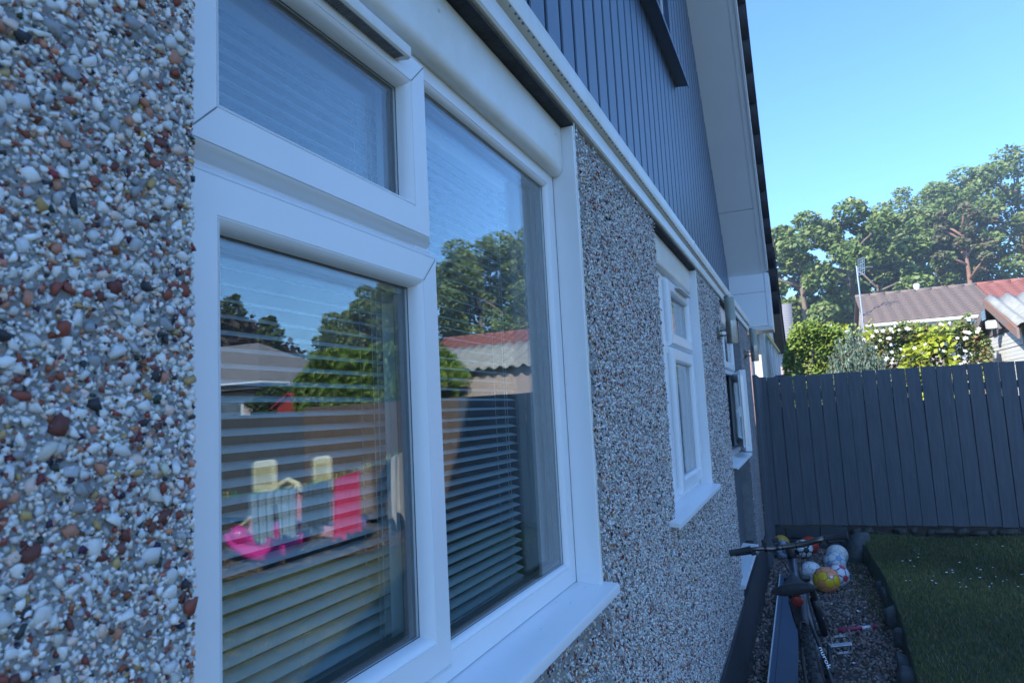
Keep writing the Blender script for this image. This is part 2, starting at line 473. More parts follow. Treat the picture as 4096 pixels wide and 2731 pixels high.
tag(npobj('gravel', npmesh('gravel', V, F, Cc, 'gravel'), kind='stuff'), 'loose brown gravel filling the strip between house and lawn', 'gravel')

# lawn: raised sheet behind the stone edging, running to the bark bed and the fence
def lawn_z(x, y): return .185 + .02 * math.sin(x * 1.7 + y * .9) + .012 * math.sin(x * 5.1 - y * 3.3)
def bark_x(y): return float(np.interp(y, [2.0, 5.5, 6.5, 7.5, 8.4, 9.2], [6.4, 5.0, 4.6, 4.2, 3.9, 3.7]))
lw = MB()
def lawn_pt(u, v):
    y = -3 + v * 12.17
    x0 = edge_x(y) + .035; x = x0 + (12 - x0) * u ** 1.6
    return (x, y, lawn_z(x, y) if u > 0 else .0)
lw.grid(lawn_pt, 60, 90)
tag(lw.build('lawn', 'lawn', smooth=True), kind='structure')
def blades(n, xr, yr, h, w, cols, z_fn, keep=None):
    x = rng.uniform(*xr, n); y = rng.uniform(*yr, n)
    ok = np.array([keep(a, b) for a, b in zip(x, y)]) if keep else np.ones(n, bool)
    x, y = x[ok], y[ok]; n = len(x)
    z = np.array([z_fn(a, b) for a, b in zip(x, y)])
    a = rng.uniform(0, 2 * math.pi, n); hh = h * rng.uniform(.5, 1.3, n); ww = w * rng.uniform(.7, 1.3, n)
    lean = rng.uniform(.15, .9, n); b = rng.uniform(0, 2 * math.pi, n)
    base = np.stack([x, y, z - .01], 1); d = np.stack([np.cos(a), np.sin(a), np.zeros(n)], 1) * ww[:, None]
    tip = base + np.stack([np.cos(b) * lean * hh, np.sin(b) * lean * hh, hh], 1)
    mid = (base + tip) / 2 + np.stack([np.zeros(n), np.zeros(n), hh * .15], 1)
    V = np.stack([base - d, base + d, mid + d * .8, tip, mid - d * .8], 1).reshape(-1, 3)
    o = np.arange(n)[:, None] * 5
    F = np.concatenate([o + np.array([[0, 1, 2]]), o + np.array([[0, 2, 4]]), o + np.array([[4, 2, 3]])])
    c = cols[rng.integers(0, len(cols), n)] * rng.uniform(.7, 1.25, (n, 1))
    patch = (np.sin(x * 2.1 + 1.3 * np.sin(y * 1.7)) + np.sin(y * 2.9 + x)) * .5
    c = c * (1 + .28 * patch[:, None]) + np.clip(patch, 0, 1)[:, None] * np.array([[.02, .012, 0]])
    return V, F, np.repeat(c, 5, axis=0)
GR = np.array([(.085, .122, .028), (.10, .135, .036), (.14, .155, .046), (.18, .165, .065), (.065, .10, .025), (.25, .21, .10)])
V1, F1, C1 = blades(62000, (.9, 3.0), (4.2, 9.1), .042, .0022, GR, lawn_z, lambda a, b: a > edge_x(b) + .06)
V2, F2, C2 = blades(42000, (2.0, 6.4), (1.5, 9.1), .055, .0034, GR, lawn_z, lambda a, b: a < bark_x(b) + .1 * math.sin(b * 9))
V3, F3, C3 = blades(9000, (.62, 1.02), (6.0, 8.9), .03, .0024, GR * .8, lambda a, b: .012, lambda a, b: a > edge_x(b) - .05 - .22 * max(0, math.sin((b - 6.2) * 1.25)) * random.random())
V = np.concatenate([V1, V2, V3]); F = np.concatenate([F1, F2 + len(V1), F3 + len(V1) + len(V2)]); Cc = np.concatenate([C1, C2, C3])
tag(npobj('grass', npmesh('grass', V, F, Cc, 'grass'), kind='stuff'), 'short dry green grass of the back garden lawn', 'grass')
# daisies in the shaded lawn
dz = MB()
for k in range(46):
    if k < 34: x, y = random.gauss(1.75, .42), random.gauss(7.0, .45)
    else: x, y = random.uniform(1.3, 2.7), random.uniform(5.0, 8.5)
    if x < 1.15: x = 1.2 + random.random() * .4
    z = lawn_z(x, y) + .038; r = random.uniform(.006, .011)
    b = len(dz.v); dz.v += [(x + r * math.cos(t * .785), y + r * math.sin(t * .785), z + random.uniform(-.003, .003)) for t in range(8)] + [(x, y, z + .003), (x, y, z - .05), (x + .0015, y, z - .05)]
    for t in range(8): dz.f.append((b + t, b + (t + 1) % 8, b + 8)); dz.mi.append(0)
    dz.f.append((b + 8, b + 9, b + 10)); dz.mi.append(1)
tag(dz.build('daisies', ['eye_white', 'lawn']), 'small white daisies scattered in the shaded lawn', 'daisies', kind='stuff')
# bark bed in front of the far stretch of fence
bb = MB().grid(lambda u, v: (bark_x(2 + v * 7.1) - .05 + u * (12 - bark_x(2 + v * 7.1)), 2 + v * 7.1, .212 + .015 * math.sin(u * 50) * math.sin(v * 23)), 40, 30)
tag(bb.build('bark_bed', 'soil', smooth=True), kind='structure')
n = 9000
P = np.zeros((n, 3)); P[:, 1] = rng.uniform(4.2, 9.1, n); bx = np.array([bark_x(y) for y in P[:, 1]]); P[:, 0] = bx + rng.random(n) ** 1.4 * 4.2; P[:, 2] = .225 + rng.random(n) * .012
BC = np.array([(.13, .085, .055), (.09, .06, .042), (.20, .15, .10), (.28, .23, .16)])
V, F, Cc = scatter(OCTS, P, rng.uniform(.012, .03, (n, 1)) * np.array([[1.8, .6, .35]]), rand_rot(n), BC[rng.integers(0, 4, n)] * rng.uniform(.6, 1.2, (n, 1)))
tag(npobj('bark_chips', npmesh('bark_chips', V, F, Cc, 'bark'), kind='stuff'), 'brown bark chips mulching the bed under the fence', 'bark')

# ================================================================== the house
house = empty('house', (0, 0, 0), 'pebbledashed house with white plastic windows and dark blue upper cladding', 'house')
ZT = 2.562     # top of the rendered wall
ZS = 1.300     # underside of the window sills
ZP = .372      # top of the dark plinth
wall = MB()
wall.box(-.035, 0, -.6, .475, ZP, ZT); wall.box(-.035, -.0005, .475, 1.765, ZP, ZS); wall.box(-.035, 0, 1.765, 2.86, ZP, ZT)
wall = wall.build('wall', 'mortar', house)
wf = MB()
wf.box(-.035, -.0005, 2.86, 4.065, ZP, ZS); wf.box(-.035, 0, 4.065, 5.28, ZP, ZT); wf.box(-.035, 0, 6.87, 8.0, ZP, ZT); wf.box(-8, -.001, 8.0, 8.03, 0, ZT)
wf = wf.build('rendered_wall', 'dash', house)
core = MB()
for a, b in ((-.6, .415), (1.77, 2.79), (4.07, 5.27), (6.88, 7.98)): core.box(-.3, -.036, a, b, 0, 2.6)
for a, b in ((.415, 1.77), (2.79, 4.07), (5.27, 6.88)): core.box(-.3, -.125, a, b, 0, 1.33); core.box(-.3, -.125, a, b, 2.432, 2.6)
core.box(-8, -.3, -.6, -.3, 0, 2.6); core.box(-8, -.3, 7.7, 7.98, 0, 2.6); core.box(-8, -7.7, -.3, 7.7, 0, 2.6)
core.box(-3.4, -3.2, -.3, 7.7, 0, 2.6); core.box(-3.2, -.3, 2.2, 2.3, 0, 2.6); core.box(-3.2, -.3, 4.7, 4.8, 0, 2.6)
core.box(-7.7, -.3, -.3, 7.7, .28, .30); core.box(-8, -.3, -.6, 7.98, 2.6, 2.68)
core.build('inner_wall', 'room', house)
MB().box(-.036, .012, -.6, 8.02, -.05, ZP - .002).build('plinth', 'plinth', house, bevel=.004)
# lintel underside above each opening, dark painted
ln = MB()
for a, b in ((.475, 1.765), (2.86, 4.065), (5.28, 6.87)): ln.box(-.12, .004, a + .001, b - .001, 2.5535, 2.559)
ln.box(-.036, -.002, -.6, 8.0, ZT, 2.60)
ln.build('lintel', 'lintel', house)

# pebbles ---------------------------------------------------------------
def dart(n_try, y0, y1, z0, z1, rfun, k=1.55):
    cell = .009; grid = {}; out = []
    for _ in range(n_try):
        y = random.uniform(y0, y1); z = random.uniform(z0, z1); r = rfun()
        gy, gz_ = int(y / cell), int(z / cell); ok = True
        for a in (-2, -1, 0, 1, 2):
            for b in (-2, -1, 0, 1, 2):
                for (yy, zz, rr) in grid.get((gy + a, gz_ + b), ()):
                    if (yy - y) ** 2 + (zz - z) ** 2 < ((rr + r) * k / 2) ** 2: ok = False; break
                if not ok: break
            if not ok: break
        if ok: grid.setdefault((gy, gz_), []).append((y, z, r)); out.append((y, z, r))
    return out
big = dart(34000, .262, .474, 1.44, 2.34, lambda: random.choice((.0082, .0072, .0062, .0054, .0047, .0041, .0036)) * random.uniform(.85, 1.2), 1.32)
big.sort(key=lambda t: -t[2])
BY = np.array(big)
stone_meshes = {}
def stone_mesh(v, c):
    key = (v, c)
    if key not in stone_meshes:
        vv, ff = ICOS[v]
        stone_meshes[key] = npmesh('stone', vv, ff, np.repeat((PEB[c] * .95)[None], len(vv), 0), 'stone')
    return stone_meshes[key]
near = [b for b in big if b[0] > .295 and 1.53 < b[1] < 2.2][:300]
nearset = set(near)
for (y, z, r) in near:
    c = int(rng.choice(len(PEB), p=PEBW)); v = random.randrange(8)
    rot = Matrix.Rotation(random.uniform(0, 6.28), 4, 'X') @ Matrix.Rotation(random.uniform(-.5, .5), 4, 'Y') @ Matrix.Rotation(random.uniform(-.5, .5), 4, 'Z')
    mt = Matrix.Translation((r * .12, y, z)) @ rot @ Matrix.Diagonal((r * random.uniform(.55, .8), r * random.uniform(.85, 1.3), r * random.uniform(.75, 1.05), 1))
    inst('stone', stone_mesh(v, c), wall, mt)
rest = np.array([b for b in big if b not in nearset])
m_ = 12500
sm = np.stack([rng.uniform(.262, .4745, m_), rng.uniform(1.44, 2.34, m_), rng.uniform(.0013, .0036, m_)], 1)
ed = np.stack([.4745 + rng.normal(0, .0009, 520), rng.uniform(1.44, 2.34, 520), rng.uniform(.0018, .0045, 520)], 1)
allp = np.concatenate([rest, sm, ed])
n = len(allp)
def tilt_rot(n, t=.6):
    a = rng.uniform(0, 2 * math.pi, n); b = rng.normal(0, t * .6, n); c = rng.normal(0, t * .6, n)
    Rx = np.zeros((n, 3, 3)); Rx[:, 0, 0] = 1; Rx[:, 1, 1] = np.cos(a); Rx[:, 1, 2] = -np.sin(a); Rx[:, 2, 1] = np.sin(a); Rx[:, 2, 2] = np.cos(a)
    Ry = np.zeros((n, 3, 3)); Ry[:, 1, 1] = 1; Ry[:, 0, 0] = np.cos(b); Ry[:, 0, 2] = np.sin(b); Ry[:, 2, 0] = -np.sin(b); Ry[:, 2, 2] = np.cos(b)
    Rz = np.zeros((n, 3, 3)); Rz[:, 2, 2] = 1; Rz[:, 0, 0] = np.cos(c); Rz[:, 0, 1] = -np.sin(c); Rz[:, 1, 0] = np.sin(c); Rz[:, 1, 1] = np.cos(c)
    return Rx @ Ry @ Rz
r = allp[:, 2]
P = np.stack([r * rng.uniform(-.25, .3, n), allp[:, 0], allp[:, 1]], 1)
S = r[:, None] * np.stack([rng.uniform(.55, .85, n), rng.uniform(.85, 1.35, n), rng.uniform(.7, 1.05, n)], 1)
V, F, Cc = scatter(ICOS, P, S, tilt_rot(n), peb_cols(n))
npobj('pebble_dash', npmesh('pebble_dash', V, F, Cc, 'stone'), wall, 'stuff')
# the wall between the first two windows and under the first sill
def dash_field(regs, dens, rr, variants, name, parent, thin=None):
    Ps, Rs = [], []
    for (y0, y1, z0, z1) in regs:
        k = int(dens * (y1 - y0) * (z1 - z0)); yy = rng.uniform(y0, y1, k); zz = rng.uniform(z0, z1, k)
        if thin is not None: ok = thin(yy, zz); yy, zz = yy[ok], zz[ok]
        Ps.append(np.stack([yy, zz], 1))
    Q = np.concatenate(Ps); n = len(Q); r = rng.uniform(rr[0], rr[1], n)
    P = np.stack([r * rng.uniform(-.3, .35, n), Q[:, 0], Q[:, 1]], 1)
    S = r[:, None] * np.stack([rng.uniform(.6, .9, n), rng.uniform(.85, 1.35, n), rng.uniform(.75, 1.05, n)], 1)
    V, F, Cc = scatter(variants, P, S, tilt_rot(n), peb_cols(n))
    return npobj(name, npmesh(name, V, F, Cc, 'stone'), parent, 'stuff')
def bare(yy, zz):      # smoothed mortar patches beside the window reveal
    e = yy - 1.765
    keep = (e > .055 + .02 * np.sin(zz * 17)) | (rng.random(len(yy)) < .28 + .3 * (np.sin(zz * 23) > .3))
    return keep & ((zz < 2.50) | (rng.random(len(yy)) < .35))
dash_field([(1.768, 2.86, .4, ZT - .004), (1.0, 1.768, .6, ZS - .002)], 25000, (.0034, .0076), OCTS, 'pebble_dash', wall, bare)
dash_field([(2.86, 4.065, .4, ZS - .002), (4.065, 5.28, .4, ZT - .004)], 12500, (.0040, .0080), OCTS, 'pebble_dash', wf)
# pebbles along the corners of the openings, so their edges are ragged
Ps = []
for (ye, z0, z1, k) in ((1.767, 1.33, ZT, 260), (2.858, ZS, ZT, 420), (4.067, 1.33, ZT, 260), (5.278, .5, ZT, 420), (6.872, .4, ZT, 380), (7.998, ZP, ZT, 420)):
    Ps.append(np.stack([rng.normal(-.004, .004, k), ye + rng.normal(0, .0022, k), rng.uniform(z0, z1, k)], 1))
P = np.concatenate(Ps); n = len(P); r = rng.uniform(.003, .0065, n)
V, F, Cc = scatter(OCTS, P, r[:, None] * np.array([[.9, 1.1, 1]]), rand_rot(n), peb_cols(n))
npobj('pebble_edging', npmesh('pebble_edging', V, F, Cc, 'stone'), wall, 'stuff')

# flashing trim along the top of the rendered wall ------------------------
tr = MB()
tr.prism([(-.03, 2.563), (.012, 2.563), (.0165, 2.568), (.0165, 2.612), (.010, 2.622), (.004, 2.626), (-.03, 2.626)], 1, -.6, 8.06)
tr.build('trim', 'upvc_old', house, autosm=40)
tr = MB()
tr.prism([(-.02, 2.6265), (.022, 2.6265), (.029, 2.630), (.031, 2.636), (.031, 2.684), (.027, 2.690), (-.02, 2.700), (-.158, 2.735), (-.158, 2.70), (-.02, 2.66)], 1, -.6, 8.06)
tr.build('flashing', 'upvc_old', house, autosm=40)
dots = MB()
yy = .9
while yy < 5.0:
    dots.box(.0235, .0285, yy, yy + random.uniform(.003, .007), 2.6258, 2.6285); yy += random.uniform(.014, .04)
dots.build('drip_holes', 'vent_dark', house)
MB().box(.003, .0335, 3.905, 3.915, 2.624, 2.693).build('trim_joint', 'upvc_old', house)

# gable: right slope, ridge, left slope ----------------------------------
YR, ZR, TT = 4.5, 7.58, 1.2
def roof_z(y): return min(3.2 + TT * (8.15 - y), ZR - TT * (YR - y))
gw = MB().prism([(.84, 2.69), (8.1, 2.69), (8.1, 3.24), (YR, ZR), (.84, 3.18)], 0, -.32, -.192)
gw.build('gable_wall', 'clad_dark', house)
bw = .1625; k = 0
UY0, UY1, UZ0, UZ1 = 3.15, 4.97, 4.20, 5.35
y = 8.075 - 45 * bw + .0295
while y < 8.05:
    y1 = min(y + .135, 8.098)
    for (za, zb) in (((2.69, None),) if (y > UY1 or y1 < UY0) else ((2.69, UZ0 - .015), (UZ1, None))):
        t0 = roof_z(y) - .01 if zb is None else zb; t1 = roof_z(y1) - .01 if zb is None else zb
        if t0 < za + .02 or t1 < za + .02: continue
        b = MB()
        prof = [(-.191, 0), (-.164, 0), (-.160, .004), (-.160, y1 - y - .004), (-.164, y1 - y), (-.191, y1 - y)]
        v0 = len(b.v)
        for lvl in (0, 1):
            for (x, dy) in prof:
                zz = za if lvl == 0 else t0 + (t1 - t0) * dy / (y1 - y)
                b.v.append((x, y + dy, zz))
        b.quad_faces([(i, (i + 1) % 6, 6 + (i + 1) % 6, 6 + i) for i in range(6)], v0); b.quad_faces([tuple(range(6))[::-1], tuple(range(6, 12))], v0)
        b.build('cladding_board', 'clad', house)
    y += bw
# upper window, dark frame with a projecting metal sill
uw = MB().rectframe(UY0, UY1, UZ0, UZ1, [(0, -.19), (0, -.15), (.03, -.15), (.03, -.178), (.075, -.178), (.075, -.19), (.09, -.195)]).build('upper_window', 'clad', house)
MB().box(-.197, -.194, UY0 + .08, UY1 - .08, UZ0 + .08, UZ1 - .08).build('pane', 'window_dark', uw)
MB().rectframe(UY0 + .095, UY1 - .095, UZ0 + .095, UZ1 - .095, [(0, -.193), (0, -.18), (.035, -.18), (.035, -.193)]).build('sash', 'upvc', uw)
MB().prism([(-.19, 4.186), (-.075, 4.166), (-.068, 4.166), (-.068, 4.142), (-.073, 4.142), (-.073, 4.160), (-.19, 4.176)], 1, UY0 - .15, 5.12).build('sill', 'clad', uw)
# verge: soffit, barge board, end box, slates
sl = math.sqrt(1 + TT * TT); ny_, nz_ = TT / sl, 1 / sl        # normal of the right slope
def slope_slab(name, m, x0, x1, ya, yb, lo, hi, parent, right=True):
    b = MB(); pts = []
    for (yy, h) in ((ya, lo), (yb, lo), (yb, hi), (ya, hi)):
        z0 = 3.2 + TT * (8.15 - yy) if right else ZR - TT * (YR - yy)
        pts.append((yy + (ny_ if right else -ny_) * h, z0 + nz_ * h))
    return b.prism(pts, 0, x0, x1).build(name, m, parent)
for a, b_ in ((8.15, 7.63), (7.625, 6.05), (6.045, YR)):
    slope_slab('soffit_panel', 'soffit', -.19, .252, a, b_, -.003, .012, house)
slope_slab('barge_board', 'soffit', .2525, .272, 8.12, YR - .1, -.022, .13, house)
slope_slab('barge_edge', 'box_white', .2, .2695, 8.12, YR - .1, -.0085, -.0035, house)
slope_slab('roof', 'slate', -8.2, .262, 8.45, YR, .02, .15, house)
slope_slab('roof', 'slate', -8.2, .275, YR, .45, .0, .15, house, right=False)
tl = npmesh('tile', *(lambda b: (np.array(b.v), np.array(b.f)))(MB().box(-.17, .17, -.20, .20, -.017, .017)), m='slate')
ang = math.atan(TT)
nrow = 19
for i in range(nrow):
    for j in range(2):
        d = .10 + i * .315
        yy = 8.5 - d * math.cos(ang); z0 = 3.2 + TT * (8.15 - yy)
        q = Matrix.Translation((.345 - .17 - j * .345, yy + ny_ * (.175 + .004 * (i % 2)), z0 + nz_ * .175)) @ Matrix.Rotation(-ang, 4, 'X') @ Matrix.Rotation(R(-3.2), 4, 'X')
        inst('tile', tl, house, q)
eb = MB().box(-.16, .222, 8.10, 8.45, 2.612, 3.20)
eb.build('eaves_box', 'box_white', house, bevel=.003)
MB().box(.2235, .2715, 8.094, 8.45, 2.606, 3.205).build('eaves_corner_trim', 'box_white', house, bevel=.004)
MB().box(-.158, .221, 8.0985, 8.101, 2.994, 2.998).build('eaves_joint', 'vent_dark', house)
MB().box(-.16, .2725, 8.09, 8.46, 2.560, 2.608).build('eaves_strip', 'upvc_old', house, bevel=.006)

# windows -----------------------------------------------------------------
SASH = [(0, -.10), (0, -.068), (.003, -.058), (.009, -.050), (.0155, -.0460), (.016, -.0475), (.0172, -.0475), (.0176, -.0451), (.0605, -.0450), (.061, -.0467), (.0622, -.0467), (.0627, -.0453), (.0665, -.0475), (.070, -.053), (.0722, -.061), (.073, -.070), (.073, -.088)]
BEAD = [(0, -.12), (0, -.0640), (.0015, -.062), (.0445, -.062), (.045, -.0637), (.0462, -.0637), (.0467, -.0623), (.0505, -.0645), (.0535, -.069), (.0545, -.0735), (.055, -.076), (.055, -.10)]
def glazing(par, y0, y1, z0, z1, x, bars=True):
    MB().box(x - .004, x, y0, y1, z0, z1).build('pane', 'glass', par)
    MB().box(x - .026, x - .022, y0, y1, z0, z1).build('pane', 'glass_in', par)
    MB().rectframe(y0, y1, z0, z1, [(0, x + .0006), (.0062, x + .0006), (.0062, x - .0002)]).build('gasket', 'gasket', par)
    sp = MB().rectframe(y0, y1, z0, z1, [(0, x - .005), (.016, x - .005), (.016, x - .021)]); sp.build('spacer', 'spacer', par)
def sash(par, y0, y1, z0, z1, dx=0.0):
    s = MB().rectframe(y0, y1, z0, z1, [(a, b + dx) for a, b in SASH]).build('sash', 'upvc', par, autosm=32)
    glazing(par, y0 + .068, y1 - .068, z0 + .068, z1 - .068, -.0705 + dx)
    for (yy, zz, sy, sz_) in ((y0, z0, 1, 1), (y1, z0, -1, 1), (y1, z1, -1, -1), (y0, z1, 1, -1)):     # welded mitre lines
        j = MB(); w = .0006
        j.v += [(-.0446 + dx, yy + sy * .018 - w, zz + sz_ * .018 + w), (-.0446 + dx, yy + sy * .018 + w, zz + sz_ * .018 - w), (-.0446 + dx, yy + sy * .061 + w, zz + sz_ * .061 - w), (-.0446 + dx, yy + sy * .061 - w, zz + sz_ * .061 + w)]
        j.f.append((0, 1, 2, 3)); j.mi.append(0); j.build('mitre_joint', 'vent_dark', par)
    return s
def fixed(par, y0, y1, z0, z1, dx=0.0):
    MB().rectframe(y0, y1, z0, z1, [(a, b + dx) for a, b in BEAD]).build('fixed_frame', 'upvc', par, autosm=32)
    glazing(par, y0 + .050, y1 - .050, z0 + .050, z1 - .050, -.0765 + dx)
ZB, ZH = 1.335, 2.43
def window_shell(y0, y1, ym0, ym1, dx=0.0, open_y=None):
    w = empty('window', (0, 0, 0), parent=house)
    x1 = -.0634 + dx
    for nm, a, b, c, d in (('jamb', y0, y0 + .05, ZB, ZH), ('mullion', ym0, ym1, ZB, ZH), ('jamb', y1 - .03, y1, ZB, ZH)): MB().box(-.125, x1, a, b, c, d).build(nm, 'upvc', w)
    a, b = open_y
    for nm, c, d in (('transom', 2.03, 2.085), ('head_bar', 2.385, ZH), ('bottom_bar', ZB, 1.385)): MB().box(-.125, x1 - .0004, a, b, c, d).build(nm, 'upvc', w)
    return w
def pelmet(par, y0, y1):
    prof = [(-.13, 2.4305), (-.062, 2.4305), (-.062, 2.416), (-.048, 2.414), (-.038, 2.419), (-.0325, 2.429), (-.0305, 2.442), (-.030, 2.552), (-.13, 2.552)]
    MB().prism(prof, 1, y0, y1).build('head_panel', 'upvc_old', par, autosm=40)
def sill(par, y0, y1):
    prof = [(-.13, 1.334), (-.062, 1.334), (.036, 1.3265), (.041, 1.324), (.043, 1.319), (.043, 1.3035), (.036, 1.3035), (.036, 1.3105), (-.05, 1.318), (-.13, 1.318)]
    MB().prism(prof, 1, y0, y1).build('sill', 'upvc', par, autosm=30)
def reveal(par, y, z0=1.325, z1=2.552):
    MB().box(-.062, .0035, y - .012, y - .0005, z0, z1).build('reveal_lining', 'upvc', par, bevel=.0015)
    s = MB(); zz = z0
    while zz < z1 - .02:
        L = random.uniform(.02, .06); s.box(.0005, .0045 + random.uniform(0, .002), y - .0045, y + random.uniform(.001, .005), zz, zz + L); zz += L
    s.build('sealant', 'upvc_old', par, bevel=.001)

# first window: two opening lights beside a tall fixed pane
w1 = window_shell(.42, 1.762, .985, 1.03, 0, (.4705, .9845))
fixed(w1, .996, 1.7505, ZB, ZH)
sash(w1, .490, 1.053, 1.356, 2.0635)
sash(w1, .490, 1.037, 2.0645, 2.407)
pelmet(w1, .43, 1.7505); sill(w1, .40, 1.787); reveal(w1, 1.7645)
v = MB().prism([(-.046, 2.3635), (-.026, 2.361), (-.0225, 2.364), (-.0215, 2.370), (-.0215, 2.381), (-.026, 2.386), (-.046, 2.388)], 1, .55, .940).build('trickle_vent', 'vent', w1, bevel=.0015)
vg = MB(); yy = .556
while yy < .925: vg.box(-.0445, -.0265, yy, yy + .0034, 2.3598, 2.3622); yy += .0056
vg.build('vent_slots', 'vent_dark', v)
sp_ = MB()
for k in range(22):
    y, x = random.uniform(1.0, 1.77), random.uniform(-.055, .034); r_ = random.choice((.0005, .0007, .0009, .0016)); z = 1.3345 - (x + .062) * .0765
    b0 = len(sp_.v); sp_.v += [(x + r_ * math.cos(t * 1.05) * random.uniform(.6, 1.3), y + r_ * math.sin(t * 1.05) * random.uniform(.6, 1.6), z + .0004) for t in range(6)]; sp_.f.append(tuple(range(b0, b0 + 6))); sp_.mi.append(0)
tag(sp_.build('dirt_specks', 'soil', w1), kind='stuff')
# rubbed dirt spots and small screws on the head panel
for yy in (1.06, 1.70): MB().lathe([(0, .003), (.003, .002), (.004, 0)], (-.030, yy, 2.515), 'x', 10).build('screw_cap', 'upvc_old', w1)

# second window: fixed pane, then two opening lights
w2 = window_shell(2.79, 4.062, 3.255, 3.315, 0, (3.3155, 4.0315))
fixed(w2, 2.80, 3.30, ZB, ZH)
sash(w2, 3.35, 4.04, 1.356, 2.0635, .004); sash(w2, 3.35, 4.04, 2.0645, 2.407, .004)
pelmet(w2, 2.80, 4.052); sill(w2, 2.72, 4.10); reveal(w2, 4.0645)
MB().prism([(-.043, 2.376), (-.012, 2.370), (-.012, 2.374), (-.043, 2.386)], 1, 3.55, 3.93).build('vent_hood', 'vent', w2)

# third window: vent light above a casement standing open
DX = -.012
w3 = window_shell(5.28, 6.868, 5.93, 5.99, DX, (5.9905, 6.8375))
fixed(w3, 5.31, 5.95, ZB, ZH, DX)
sash(w3, 5.95, 6.81, 2.0645, 2.407, DX)
pelmet(w3, 5.29, 6.866); sill(w3, 5.20, 6.62)
leaf = empty('open_casement', (-.058, 6.80, 0), parent=w3)
leaf.rotation_euler.z = R(9.5)
lf = MB().rectframe(-.80, 0, 1.378, 2.048, [(.03, -.045), (.03, -.032), (0, -.03), (0, .012), (.006, .017), (.05, .017), (.075, .010), (.0855, -.005), (.0855, -.03), (.07, -.045), (.03, -.045)])
lf.build('open_sash', 'upvc', leaf, autosm=35)
MB().box(-.014, -.010, -.72, -.08, 1.458, 1.968).build('pane', 'glass', leaf)
MB().box(-.030, -.006, -.8012, -.8002, 1.42, 2.0).build('lock_strip', 'alloy', leaf)
hd = MB().box(-.062, -.045, -.768, -.745, 1.66, 1.75); hd.box(-.085, -.062, -.765, -.748, 1.70, 1.718); hd.box(-.085, -.075, -.765, -.66, 1.70, 1.718)
hd.build('handle', 'upvc', leaf, bevel=.002)
rv = MB().box(-.2, -.002, 6.8685, 6.8705, .37, 2.552); rv.build('cement_reveal', 'cement', house)
dp = empty('infill_panel', (0, 0, 0), parent=house)
yy = 5.285
while yy < 6.85: MB().box(-.135, -.096, yy, min(yy + .112, 6.866), .50, 1.315).build('panel_board', 'fence', dp, bevel=.003); yy += .118
MB().prism([(-.13, .545), (.030, .532), (.034, .527), (.034, .506), (-.13, .506)], 1, 5.08, 6.55).build('threshold', 'upvc', house, autosm=30)
MB().box(-.14, -.03, 5.285, 6.866, .37, .505).build('step', 'plinth', house)

# blinds -------------------------------------------------------------------
def blind(y0, y1, z0, z1, label, tilt=21):
    t = empty('window_blind', (-.155, (y0 + y1) / 2, z0), label, 'blind')
    b = MB(); L = (y1 - y0) / 2; tlt = R(tilt); w = .0125
    pts = [(-w + 2 * w * i / 4, .0018 * (1 - ((i - 2) / 2) ** 2)) for i in range(5)]
    ca, sa = math.cos(tlt), math.sin(tlt)
    prof = [(u * ca - h * -sa * 0 - 0, -u * sa + h) for u, h in pts]
    prof = [(u * ca, -u * sa + h * ca) for u, h in pts]
    low = [(p[0], p[1] - .0004) for p in prof[::-1]]
    me = b.prism([(p[0], p[1]) for p in prof + low], 1, -L, L)
    m0 = bpy.data.meshes.new('slat'); m0.from_pydata(b.v, [], b.f); m0.materials.append(M['slat'])
    pitch = .0213; nsl = int((z1 - z0 - .03) / pitch)
    for i in range(nsl):
        o = inst('slat', m0, t); o.location = (random.uniform(-.0004, .0004), 0, .014 + i * pitch); o.rotation_euler.y = R(random.gauss(0, .7)); o.rotation_euler.x = R(random.gauss(0, .05))
    MB().box(-.014, .014, -L, L, z1 - z0 - .025, z1 - z0).build('head_rail', 'slat', t, bevel=.002)
    MB().box(-.012, .012, -L, L, -.004, .006).build('bottom_rail', 'slat', t, bevel=.002)
    for f in ((-.72, .74) if y1 - y0 > .5 else (0,)):
        c = MB()
        for dx in (-.0125, .0125): c.tube([(dx, f * L, 0), (dx, f * L, z1 - z0 - .02)], .0006, 5)
        c.tube([(.0135, f * L + .012, .0), (.0135, f * L + .012, z1 - z0 - .02)], .0007, 5)
        for i in range(0, nsl): c.tube([(-.0125, f * L, .016 + i * pitch + .0045), (.0125, f * L, .010 + i * pitch)], .0004, 4)
        c.build('ladder_cord', 'cord', t)
blind(.47, 1.056, 1.37, 2.37, 'white venetian blind behind the two opening lights of the first window')
blind(1.075, 1.597, 1.37, 2.37, 'white venetian blind behind the tall fixed pane', 14)

# wall lights ------------------------------------------------------------------
def wall_light(y, label):
    t = empty('wall_light', (0, y, 2.262), label, 'wall light')
    MB().lathe([(0, .022), (.040, .022), (.045, .018), (.045, .0)], (0, 0, 0), 'x', 24).build('back_plate', 'steel', t, autosm=40)
    for dz in (-.018, .018): MB().tube([(.02, 0, dz), (.07, 0, dz)], .007, 10).build('arm', 'steel', t, smooth=True)
    MB().lathe([(0, -.078), (.036, -.078), (.037, -.074), (.037, .078), (.034, .079)], (.1, 0, 0), 'z', 24).build('lamp_body', 'steel', t, autosm=40)
    MB().lathe([(.0345, .0785), (.0345, .243)], (.1, 0, 0), 'z', 24).build('lamp_lens', 'algae_lens', t, autosm=40)
    MB().lathe([(.0355, .243), (.0355, .253), (.03, .256), (0, .256)], (.1, 0, 0), 'z', 24).build('lamp_cap', 'steel', t, autosm=40)
wall_light(4.95, 'steel cylinder wall light with green algae, beside the second window')
wall_light(7.30, 'clean steel cylinder wall light near the house corner by the fence')
